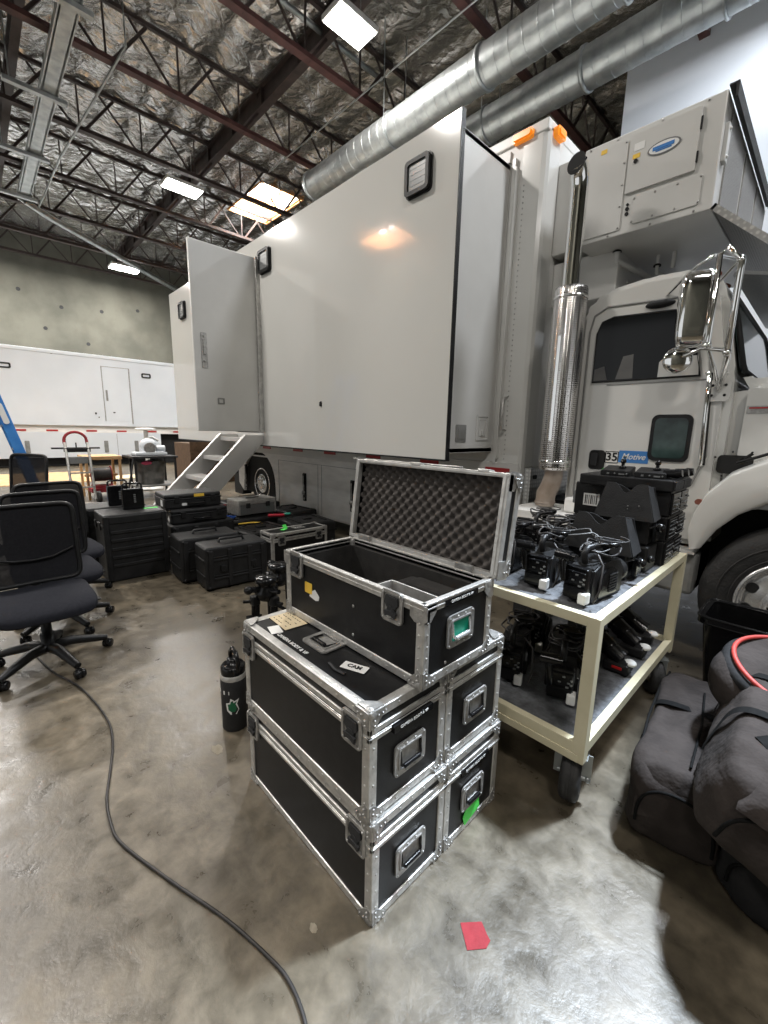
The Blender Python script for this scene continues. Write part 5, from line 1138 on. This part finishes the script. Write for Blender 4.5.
# ================================================================ OFFICE CHAIRS  (local: facing +X)
def office_chair(label, loc, rz, group):
    th = Thing('office_chair', label, 'chair', loc, rz, group)
    def sf(u, v):
        a_ = 2 * PI * u; p_ = -PI / 2 + PI * v; se = lambda c_, e: math.copysign(abs(c_) ** e, c_)
        x = .265 * se(cos(p_), .3) * se(cos(a_), .32); y = .258 * se(cos(p_), .3) * se(sin(a_), .32); z = .042 * se(sin(p_), .6)
        z += .016 * (1 - (y / .25) ** 2) * (-.5) - (.03 * max(0, (x - .10) / .15) ** 2)
        return (x + .05, y, z + .465)
    b = M(); b.grid(sf, 60, 24, closed_u=True); th.part('seat', b, 'seat')
    b = M(); b.box(-.12, .16, -.12, .12, .385, .43, .01); b.lathe([(.05, .385), (.028, .33), (.028, .22), (.038, .22), (.038, .10)], n=20); b.tube([(.05, .1, .40), (.05, .27, .395)], .008, 8); b.box(.02, .08, .25, .30, .39, .40, .004); th.part('gas_column', b, 'blackplastic')
    # backrest
    def bx(y, z): return -.20 - .05 * (z - .5) / .5 * 1.2 - .02 * (1 - (y / .24) ** 2) + .02
    loop = []
    for i in range(60):
        t_ = 2 * PI * i / 60; cy_ = math.copysign(abs(cos(t_)) ** .2, cos(t_)) * .245; cz = .765 + math.copysign(abs(sin(t_)) ** .2, sin(t_)) * .255; loop.append((bx(cy_, cz), cy_, cz))
    b = M(); b.tube(loop, .015, 8, closed=True); bk = th.part('backrest_frame', b, 'blackplastic')
    b = M(); b.grid(lambda u, v: (bx((u - .5) * .48, .515 + v * .50), (u - .5) * .48, .515 + v * .50), 14, 14); th.part('mesh_back', b, 'mesh', bk)
    b = M(); b.tube([(bx(-.22, .70) + .012, -.22, .70), (bx(-.1, .66) + .012, -.10, .668), (bx(0, .66) + .012, 0, .66), (bx(.1, .66) + .012, .10, .668), (bx(.22, .72) + .012, .22, .72)], .007, 6); th.part('lumbar_bar', b, 'blackplastic', bk)
    b = M(); b.tube([(-.10, 0, .41), (-.25, 0, .42), (-.285, 0, .52), (-.29, 0, .72)], [.03, .03, .028, .02], 8, flat=.6); b.box(-.30, -.27, -.12, .12, .60, .66, .008); th.part('back_bracket', b, 'blackplastic')
    for k in range(5):
        a_ = 2 * PI * k / 5 + .32; ca, sa = cos(a_), sin(a_)
        b = M(); b.tube([(.02 * ca, .02 * sa, .125), (.12 * ca, .12 * sa, .13), (.24 * ca, .24 * sa, .10), (.32 * ca, .32 * sa, .078)], [.034, .031, .026, .021], 10); lg = th.part('base_leg', b, 'blackplastic')
        b = M(); T = Matrix.Translation((.315 * ca, .315 * sa, 0)) @ RZ(a_ + .9 * k)
        b.T = T; b.lathe([(0, -.026), (.026, -.026), (.029, -.02), (.029, -.006), (.02, -.005), (.02, .005), (.029, .006), (.029, .02), (.026, .026), (0, .026)], frame((.018, 0, .030), (0, 0, 1), (1, 0, 0)), 18); b.cyl((0, 0, .04), (0, 0, .075), .009, n=8); b.box(-.012, .03, -.012, .012, .045, .062, .006); th.part('caster', b, 'gloss', lg)
    return th
gch = 'black mesh office chairs lined up at the left'
c1 = office_chair('black mesh back office chair nearest the camera, front of the row at the left', (-3.33, .20, 0), .02, gch)
dup(c1.e, (-3.95, .34, 0), 'black mesh office chair second in the row, its back just showing above the first', .06, gch)
dup(c1.e, (-4.58, .46, 0), 'black mesh office chair third in the row, seat showing to the right of the others', .10, gch)
dup(c1.e, (-6.35, .22, 0), 'tall black office chair far off at the left edge by the blue ladder', -1.0, gch).scale = (1.1, 1.1, 1.16)

# ================================================================ MID-GROUND CASES
def ribbed_rack(label, loc, dx, dy, h):
    th = Thing('rack_case', label, 'equipment case', loc, group='black ribbed rack cases behind the chairs')
    b = M(); b.box(-dx, 0, 0, dy, .0, h, .02); th.part('case_body', b, 'case')
    b = M()
    for i in range(5): z = .15 + i * .085; b.box(-.002, .012, .05, dy - .05, z, z + .035, .006)
    b.box(-.002, .014, .0, .05, .02, h - .01, .008); b.box(-.002, .014, dy - .05, dy, .02, h - .01, .008); b.box(-.002, .010, .05, dy - .05, h - .09, h - .02, .006); th.part('rib', b, 'case')
    b = M(); b.box(-dx, 0, -.006, .002, h - .12, h - .10, .003); [b.box(x - .03, x + .03, -.014, .0, h - .16, h - .08, .006) for x in (-dx * .3, -dx * .75)]; th.part('latch', b, 'blackplastic')
    return th
ribbed_rack('black ribbed rack case with horizontal ridges, the nearer of the two behind the chairs', (-4.76, .81, 0), .42, .575, .685)
r2 = ribbed_rack('black rack case partly hidden behind the nearer ribbed one, with two flat speakers on top', (-5.22, .72, 0), .42, .60, .69)
for y, x, lab in ((.93, -5.06 - .02, 'black flat panel with slot handle standing on the rack cases, left one'), (1.07, -5.0 + .02, 'black flat panel with slot handle standing on the rack cases, right one in front')):
    pass
def flat_panel(label, x, y, z):
    th = Thing('flat_panel', label, 'panel', (x, y, z), .0, 'two flat black panels with slot handles')
    w, h = .20, .215
    b = M(); b.box(-.03, .03, 0, w, 0, h, .008); body = th.part('panel_case', b, 'gloss')
    b = M(); b.tube([(0, .012, h - .01), (0, .012, h + .04), (0, .03, h + .055), (0, w - .03, h + .055), (0, w - .012, h + .04), (0, w - .012, h - .01)], .010, 8, flat=1.6); th.part('slot_handle', b, 'gloss')
    b = M()
    for i in range(5): b.box(.0305, .032, w * .5 + .002, w * .5 + .022, .07 + i * .019, .082 + i * .019)
    th.part('vertical_lettering', b, 'lens')
flat_panel('black flat panel with slot handle on the rack cases, the left rear one', -5.30, .97, .6905)
flat_panel('black flat panel with slot handle on the rack cases, the right front one', -5.00, 1.04, .6855)
b = M(); b.box(-5.10, -5.07, 1.27, 1.44, .69, .695); 
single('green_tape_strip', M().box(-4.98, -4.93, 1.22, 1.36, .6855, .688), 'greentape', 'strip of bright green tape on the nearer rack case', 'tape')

def pelican(label, loc, dx, dy, dz, group, handle_top=True, rz=0.):
    """box with +X face toward the camera: dx depth, dy width, dz height"""
    th = Thing('hard_case', label, 'hard case', loc, rz, group)
    b = M(); b.box(-dx, 0, 0, dy, .015, dz, .025, seg=3); th.part('case_body', b, 'case')
    b = M()
    for yy in (.03, dy * .34, dy * .66, dy - .075): b.box(-.004, .014, yy, yy + .045, .03, dz - .03, .008)
    for zz in (dz * .25, dz * .68): b.box(-.004, .010, .05, dy - .05, zz, zz + .022, .006); b.box(-.004, .010, .05, dy - .05, zz + .035, zz + .045, .004)
    for yy in (.0, dy): b.box(-dx * .9, -.03, yy - .008, yy + .008, dz * .3, dz * .36, .004); b.box(-dx * .9, -.03, yy - .008, yy + .008, dz * .66, dz * .72, .004)
    th.part('rib', b, 'case')
    for yy in (dy * .22, dy * .70):
        b = M(); b.box(-.005, .022, yy, yy + .06, dz * .42, dz * .58, .008); b.ball((.02, yy + .03, dz * .44), .008, n=6); th.part('latch', b, 'blackplastic')
    b = M()
    if handle_top: b.tube([(-dx * .5, dy * .3, dz), (-dx * .5, dy * .32, dz + .035), (-dx * .5, dy * .68, dz + .035), (-dx * .5, dy * .7, dz)], .014, 8)
    else: b.tube([(0, dy * .35, dz * .45), (.04, dy * .36, dz * .40), (.04, dy * .64, dz * .40), (0, dy * .65, dz * .45)], .012, 8)
    th.part('handle', b, 'blackplastic')
    b = M()
    for yy in (.03, dy - .03): b.ball((.008, yy, dz - .03), .012, n=8); b.ball((.008, yy, .04), .014, n=8)
    th.part('corner_pad', b, 'blackplastic')
    b = M(); b.cyl((-.06, .01, .03), (-.06, .05, .03), .03, n=14); b.cyl((-.06, dy - .05, .03), (-.06, dy - .01, .03), .03, n=14); th.part('wheel', b, 'gloss')
    return th
gp = 'black ribbed hard cases standing on the floor'
p1 = pelican('black hard case standing upright nearest the camera in the mid-ground, ribbed front', (-3.90, 1.44, 0), .33, .62, .43, gp, rz=-.06)
p2 = pelican('black hard case standing just left of and behind the nearest one', (-4.26, 1.34, 0), .36, .60, .46, gp, rz=-.04)
p3 = pelican('dark hard case under the two stacked flat cases', (-4.88, 1.46, 0), .5, .72, .47, gp, handle_top=False)
def flatcase(label, loc, stick):
    th = Thing('hard_case', label, 'hard case', loc, -.04, 'two flat black hard cases stacked')
    dx, dy, dz = .42, .62, .165
    b = M(); b.box(-dx, 0, 0, dy, 0, dz * .66, .02); b.box(-dx, 0, 0, dy, dz * .68, dz, .02); b.box(-dx + .01, -.01, .01, dy - .01, .02, dz - .02); body = th.part('case_body', b, 'case')
    b = M(); b.box(-dx - .006, .010, -.006, dy + .006, dz * .60, dz * .70, .006); th.part('seam_lip', b, 'blackplastic')
    b = M(); b.tube([(0, dy * .38, dz * .42), (.035, dy * .39, dz * .34), (.035, dy * .68, dz * .34), (0, dy * .69, dz * .42)], .010, 8); th.part('handle', b, 'gloss')
    for yy in (dy * .16, dy * .80):
        b = M(); b.box(-.002, .018, yy, yy + .05, dz * .42, dz * .84, .005); th.part('latch', b, 'blackplastic')
    if stick:
        b = M(); b.box(.009, .012, dy * .50, dy * .68, dz * .76, dz * .96); th.part('yellow_label', b, 'yellow')
        b = M(); b.prism(RR(.055, .03, .01), 0, .002, FX(.001, dy * .33, dz * .28)); b.prism(RR(.075, .075, .006), 0, .002, frame((-.12, -.001, dz * .4), (1, 0, 0), (0, 0, 1))); th.pieces('white_sticker', b, 'paper')
    else:
        b = M(); b.prism([(0, -.04), (.035, 0), (0, .04), (-.035, 0)], 0, .002, frame((-.10, -.001, dz * .3), (1, 0, 0), (0, 0, 1))); th.part('white_diamond_label', b, 'paper')
flatcase('flat black hard case, lower of the two stacked, with a white diamond label', (-4.92, 1.48, .472), False)
flatcase('flat black hard case on top of the stack with a yellow label', (-4.98, 1.44, .638), True)
# low pile toward the trailer
def lowcase(label, loc, dx, dy, dz, rz, seed):
    th = Thing('equipment_bag', label, 'case', loc, rz, 'low pile of black cases before the trailer wheel')
    b = M(); b.box(-dx / 2, dx / 2, -dy / 2, dy / 2, 0, dz, .035, seg=3); b.box(-dx / 2 - .008, dx / 2 + .008, -dy / 2 - .008, dy / 2 + .008, dz * .55, dz * .62, .005); th.part('case_body', b, 'case')
    b = M(); b.tube([(-dx * .2, -dy * .5, dz * .9), (-dx * .22, -dy * .2, dz + .03), (-dx * .18, dy * .2, dz + .03), (-dx * .2, dy * .5, dz * .9)], .018, 8, flat=.4); b.box(dx / 2, dx / 2 + .025, -.10, -.04, dz * .3, dz * .7, .006); b.box(dx / 2, dx / 2 + .025, .06, .12, dz * .3, dz * .7, .006); th.pieces('strap', b, 'web')
    b = M(); b.box(-dx * .35, dx * .35, -dy * .35, -dy * .3, dz, dz + .012, .004); b.box(-dx * .35, dx * .35, dy * .3, dy * .35, dz, dz + .012, .004); b.box(-.03, .05, -dy * .1, dy * .1, dz, dz + .02, .006); th.part('lid_rib', b, 'blackplastic')
for i, (x, y, z, dx, dy, dz, a_, lab) in enumerate(((-5.05, 2.60, 0, .55, .62, .27, .1, 'low black case right behind the nearest hard case'), (-5.0, 3.28, 0, .60, .62, .30, -.1, 'low black case nearest the trailer skirt, with latches'), (-5.75, 2.75, 0, .6, .8, .30, .05, 'low black case holding up the silver box'),
      (-5.75, 3.52, 0, .62, .5, .32, .1, 'low black case tucked beside the trailer skirt'), (-6.6, 3.2, 0, .7, .8, .36, 0, 'dark case at the back of the pile before the trailer wheel'), (-6.5, 2.35, 0, .6, .6, .30, .2, 'dark case behind the stacked flat cases'))):
    lowcase(lab, (x, y, z), dx, dy, dz, a_, i)
sv = Thing('metal_toolbox', 'dull silver lidded metal box resting on the low black pile', 'box', (-5.78, 2.58, .325), .03)
b = M(); b.box(-.20, .15, 0, .58, 0, .20, .008); sv.part('box_body', b, 'lens')
b = M(); b.box(-.205, .158, -.006, .586, .145, .215, .010); b.box(-.205, .16, -.006, .02, 0, .15, .004); b.box(-.205, .16, .56, .586, 0, .15, .004); sv.part('box_lid', b, 'alu')
b = M(); b.box(.152, .17, .11, .17, .10, .17, .004); b.box(.152, .17, .42, .48, .10, .17, .004); b.prism(RR(.05, .20, .02), .216, .222, Matrix.Translation((-.02, .30, 0))); sv.pieces('toolbox_latch', b, 'hood')
def coil(nm, lab, x, y, z, r, m_, n=3, tr_=.012, cat='cable'):
    b = M(); pts = [(x + (r + .01 * (i % 5)) * cos(i * .4), y + (r + .01 * (i % 7)) * sin(i * .4), z + tr_ + .0009 * i) for i in range(16 * n)]; b.tube(pts, tr_, 8); return single(nm, b, m_, lab, cat)
W['redcable'] = mat('red_cable', (.45, .01, .03), .5); W['bluecable'] = mat('blue_cable', (.05, .15, .6), .5)
coil('red_cable', 'red cable coil lying on the dark case behind the stacked flat cases', -6.45, 2.55, .315, .13, 'redcable')
coil('blue_cable', 'small blue cable coil between the stacked cases and the silver box', -5.62, 2.42, .305, .05, 'bluecable', 2, .01)
b = M(); b.tube([(-5.42, 2.92, .325), (-5.36, 3.02, .33), (-5.32, 3.12, .325)], .022, 8); single('red_strap', b, 'redcable', 'short red strap on the black case in front of the silver box', 'strap')
b = M(); b.tube([(-5.37, 3.14, .325), (-5.36, 3.24, .325)], .018, 8); W['teal'] = mat('teal_plastic', (.05, .42, .30), .5); single('teal_strap', b, 'teal', 'short teal strap end beside the red strap', 'strap')
b = M(); b.tube([(-5.30, 2.42, .29), (-5.28, 2.60, .29), (-5.2, 2.72, .285)], .010, 8); single('yellow_strap', b, 'yellow', 'thin yellow strap across the low black case', 'strap')

# ================================================================ BACKGROUND ITEMS
ht = Thing('hand_truck', 'aluminium hand truck with a red curved handle standing in the background', 'hand truck', (-9.9, 1.42, 0), world=True)
for y in (1.24, 1.60):
    b = M(); b.tube([(-10.1, y, 1.20), (-9.95, y, .9), (-9.80, y, .12)], .022, 10); ht.part('upright', b, 'alu')
b = M(); b.tube([(-10.1, 1.24, 1.18)] + [(-10.1 - .02, 1.42 - .18 * cos(PI * i / 10), 1.24 + .16 * sin(PI * i / 10)) for i in range(11)] + [(-10.1, 1.60, 1.18)], .026, 10); ht.part('red_handle', b, 'redtape')
b = M(); [b.box(-10.0 + .3 * (1 - z), -9.97 + .3 * (1 - z), 1.24, 1.60, z, z + .03) for z in (.35, .62)]; ht.part('cross_bar', b, 'alu')
b = M(); b.box(-10.12, -10.06, 1.03, 1.80, 1.08, 1.11); b.box(-10.14, -10.02, 1.22, 1.64, 1.02, 1.10, .01); b.cyl((-10.1, 1.42, 1.1), (-10.1, 1.42, 1.2), .012, n=8); ht.part('strap_bar', b, 'blackplastic')
b = M(); b.box(-10.12, -9.98, 1.27, 1.58, .80, .93, .01); ht.part('control_box', b, 'lens')
b = M(); b.box(-9.85, -9.5, 1.22, 1.62, .04, .06, .003); ht.part('toe_plate', b, 'alu')
for y in (1.20, 1.68):
    b = M(); b.lathe([(0, -.04), (.10, -.04), (.125, -.03), (.125, .03), (.10, .04), (0, .04)], frame((-9.95, y, .128), (0, 0, 1), (1, 0, 0)), 24); ht.part('wheel', b, 'rubber')
wf = Thing('timber_stand', 'open timber frame stand behind the hand truck with a cable reel', 'stand', (-10.6, 2, 0), world=True)
for y in (1.62, 2.22):
    for x in (-11.2, -10.55):
        b = M(); b.box(x - .03, x + .03, y - .022, y + .022, 0, .86); wf.part('post', b, 'wood')
b = M(); b.box(-11.25, -10.5, 1.58, 2.26, .83, .90, .004); b.box(-10.9, -10.85, 1.62, 2.22, .45, .50); b.box(-11.2, -10.5, 1.62, 2.22, .18, .22); wf.part('rail', b, 'wood')
rl = Thing('cable_reel', 'black cable reel hanging at the timber frame', 'reel', (-10.3, 1.82, .55), world=True)
b = M(); b.cyl((-10.3, 1.66, .55), (-10.3, 1.98, .55), .14, n=24); rl.part('wound_cable', b, 'cable')
b = M(); [b.cyl((-10.3, y, .55), (-10.3, y + .012, .55), .165, n=24) for y in (1.65, 1.98)]; b.box(-10.45, -10.15, 1.65, 1.99, .28, .33); b.tube([(-10.3, 1.66, .55), (-10.3, 1.66, .30)], .02, 8); b.tube([(-10.3, 1.99, .55), (-10.3, 1.99, .30)], .02, 8); b.box(-10.5, -10.1, 1.6, 2.04, .20, .28); rl.part('reel_flange', b, 'redtape')
wt_ = Thing('work_table', 'grey steel rolling table with a bag on its shelf, left of the stairs', 'table', (-10.5, 2.8, 0), world=True)
for (x, y) in ((-10.15, 2.42), (-10.9, 2.50), (-10.15, 3.22), (-10.9, 3.22)):
    b = M(); b.box(x - .02, x + .02, y - .02, y + .02, .06, .88); wt_.part('leg', b, 'hood')
    b = M(); b.lathe([(0, -.02), (.045, -.02), (.045, .02), (0, .02)], frame((x, y, .045), (0, 0, 1), (1, 0, 0)), 16); wt_.part('caster', b, 'rubber')
b = M(); b.box(-10.95, -10.1, 2.36, 3.27, .86, .90, .004); wt_.part('table_top', b, 'hood')
b = M(); b.box(-10.93, -10.12, 2.40, 3.24, .24, .27, .004); wt_.part('lower_shelf', b, 'greyplastic')
b = M(); b.tube([(-10.1, 2.38, .86), (-9.9, 2.15, .0)], .018, 8); wt_.part('brace', b, 'hood')
ms = Thing('mitre_saw', 'white and grey mitre saw on the rolling table', 'power tool', (-10.6, 2.85, .90), world=True)
b = M(); b.box(-10.8, -10.4, 2.50, 3.15, .901, .97, .02); ms.part('saw_base', b, 'farwhite')
b = M(); b.ball((-10.6, 2.82, 1.12), .16, (1, 1.1, .95), 18); b.cyl((-10.5, 2.95, 1.05), (-10.5, 3.12, 1.05), .07, n=14); ms.part('motor_housing', b, 'farwhite')
b = M(); b.tube([(-10.6, 2.82, 1.25), (-10.6, 2.9, 1.30), (-10.55, 3.02, 1.22)], .025, 8); b.cyl((-10.45, 2.80, 1.06), (-10.42, 2.80, 1.06), .12, n=24); ms.part('saw_handle', b, 'aludull')
b = M(); b.lathe([(0, 0), (.22, 0), (.24, .02), (.20, .05), (.05, .06), (.05, .0), (0, 0)], Matrix.Translation((-11.6, 3.05, 1.44)), 20); b.cyl((-11.6, 3.05, 0), (-11.6, 3.05, 1.45), .05, n=12); b.lathe([(0, 0), (.3, 0), (.3, .03), (0, .05)], Matrix.Translation((-11.6, 3.05, 0)), 20)
single('dust_stand', b, 'skirt', 'pale round-topped stand behind the mitre saw', 'stand')
b = M()
def sack(u, v):
    a_ = 2 * PI * u; r_ = (.24 + .04 * v) * (1 + .12 * noise.noise(Vector((cos(a_) * 2, sin(a_) * 2, v * 3)))); return (-10.5 + r_ * cos(a_) * .9, 2.80 + r_ * 1.1 * sin(a_), .275 + .50 * v + .03 * sin(a_ * 3) * v)
b.grid(sack, 30, 12, closed_u=True); b.add([(-10.5 + .24 * cos(2 * PI * i / 24), 2.80 + .28 * sin(2 * PI * i / 24), .70) for i in range(24)], [tuple(range(24))]); single('sack', b, 'greycloth', 'grey open sack sitting on the lower shelf of the rolling table', 'sack')
b = M(); b.ball((-10.35, 2.72, .74), .10, (1.1, 1.5, .5), 14); single('pink_cloth', b, 'pink', 'pink cloth poking out of the grey sack', 'cloth')
ld = Thing('step_ladder', 'blue fibreglass step ladder standing behind the office chairs', 'ladder', (-7.4, .4, 0), world=True)
for x in (-7.2, -7.65):
    b = M(); b.bar((x, .70, 0), (x, .05, 2.7), .03, .11, .004); ld.part('rail', b, 'ladder')
    b = M(); b.bar((x, -.65, 0), (x, .0, 2.7), .05, .04); ld.part('rear_rail', b, 'ladder')
for i in range(8):
    b = M(); z = .3 + i * .3; y = .70 - .65 * z / 2.7; b.box(-7.65, -7.2, y - .05, y + .04, z, z + .03); ld.part('step', b, 'alu')
for yy, zz, hh in ((.555, .60, .14), (.30, 1.66, .26)):
    b = M(); b.prism(RR(.06, hh, .028), 0, .004, frame((-7.183, yy, zz), (0, 1, .24), (0, -.24, 1))); ld.part('white_sticker', b, 'paper')
b = M(); b.box(-17.2, -14.0, .2, 2.6, .0, .012); single('plywood_sheet', b, 'wood', 'pale plywood sheet lying flat on the floor before the far trailer', 'board')
b = M(); b.box(-15.2, -14.2, 2.3, 3.6, .012, .02); single('paper_sheet', b, 'kraft', 'pale paper sheet spread on the floor behind the rolling table', 'sheet')
pk = Thing('wooden_crate', 'dark brown timber crate stored under the near trailer at the rear', 'crate', (-11.5, 4.6, 0), world=True)
b = M(); b.box(-13.2, -12.0, 4.2, 6.2, .0, 1.1); W['dkwood'] = mat('dark_timber', (.07, .04, .022), .8, 0, (.13, .075, .04), 8., stretch=(8, 1, 1)); pk.part('crate_body', b, 'dkwood')
b = M(); [b.box(-12.0, -11.97, 4.2, 6.2, .1 + i * .28, .3 + i * .28) for i in range(4)]; pk.part('slat', b, 'dkwood')

# ================================================================ LIGHT, WORLD, CAMERA
def area(loc, rot, sx, sy, e, col, name='room_light'):
    l = bpy.data.lights.new(name, 'AREA'); l.shape = 'RECTANGLE'; l.size = sx; l.size_y = sy; l.energy = e; l.color = col
    o = bpy.data.objects.new(name, l); COL.objects.link(o); o.location = loc; o.rotation_euler = rot; return o
area((-13.75, 7.6, 9.2), (0, 0, 0), 2.1, 1.2, 500, (.9, .96, 1), 'skylight_daylight')
area((-12.7, -6.1, 9.25), (0, 0, 0), 2.1, 1.2, 380, (.92, .97, 1), 'skylight_daylight')
# unseen fill lamps, laid out as further high bays of the hall
for x, y, e in ((-6.0, -1.1, 360), (-12.6, -1.1, 480), (2.5, -1.1, 200), (-12.7, 11.5, 250), (-19.5, -1.1, 420), (-19.5, 1.2, 350), (1.5, -5.5, 160)):
    area((x, y, 7.55), (0, 0, 0), .6, .9, e, (1, .955, .90), 'highbay_and_fill_lamp')
area((-.5, 7.3, 7.5), (0, 0, 0), .6, .6, 300, (.92, .96, 1), 'highbay_and_fill_lamp')  # added behind the truck to brighten the white drywall
area((.9, 4.3, 7.4), (0, 0, 0), .8, .8, 260, (.92, .95, 1), 'cool_overhead_light')  # unseen overhead source, added for the bluish light on the floor
sl_ = bpy.data.lights.new('cool_spot', 'SPOT'); sl_.energy = 7500; sl_.color = (.74, .86, 1); sl_.spot_size = math.radians(22); sl_.spot_blend = .85; sl_.shadow_soft_size = .25  # added spot, shaped to lay the cool light pool beside the bags
so_ = bpy.data.objects.new('cool_spot', sl_); COL.objects.link(so_); so_.location = (.35, 4.1, 7.5); so_.rotation_euler = (Vector((.05, 1.15, 0)) - Vector(so_.location)).to_track_quat('-Z', 'Y').to_euler()
w = bpy.data.worlds.new('world'); S.world = w; w.use_nodes = True
w.node_tree.nodes['Background'].inputs[0].default_value = (.90, .92, .93, 1); w.node_tree.nodes['Background'].inputs[1].default_value = .75

F, PITCH, ROLL, YAW = 424., .1894, -.0214, -.805
def ray(X, Y, Z):
    cr, sr, cp, sp, cy, sy = cos(ROLL), sin(ROLL), cos(PITCH), sin(PITCH), cos(YAW), sin(YAW)
    x = X * cr + Y * sr; y = -X * sr + Y * cr; n = Z * cp + y * sp; u = -Z * sp + y * cp
    return Vector((x * cy + n * sy, -x * sy + n * cy, u))
cam = bpy.data.cameras.new('camera'); co = bpy.data.objects.new('camera', cam); COL.objects.link(co)
R_ = Matrix((ray(1, 0, 0), ray(0, 1, 0), -ray(0, 0, 1))).transposed().to_4x4(); R_.translation = (0, 0, 1.55); co.matrix_world = R_
cam.sensor_fit = 'VERTICAL'; cam.sensor_height = 36; cam.lens = F / 1024 * 36; cam.clip_start = .05; cam.clip_end = 100
S.camera = co
S.view_settings.view_transform = 'Standard'; S.view_settings.look = 'None'; S.view_settings.exposure = .1
S.cycles.max_bounces = 6; S.cycles.diffuse_bounces = 3; S.cycles.glossy_bounces = 4; S.cycles.transparent_max_bounces = 6; S.cycles.caustics_reflective = False; S.cycles.caustics_refractive = False; S.cycles.sample_clamp_indirect = 4
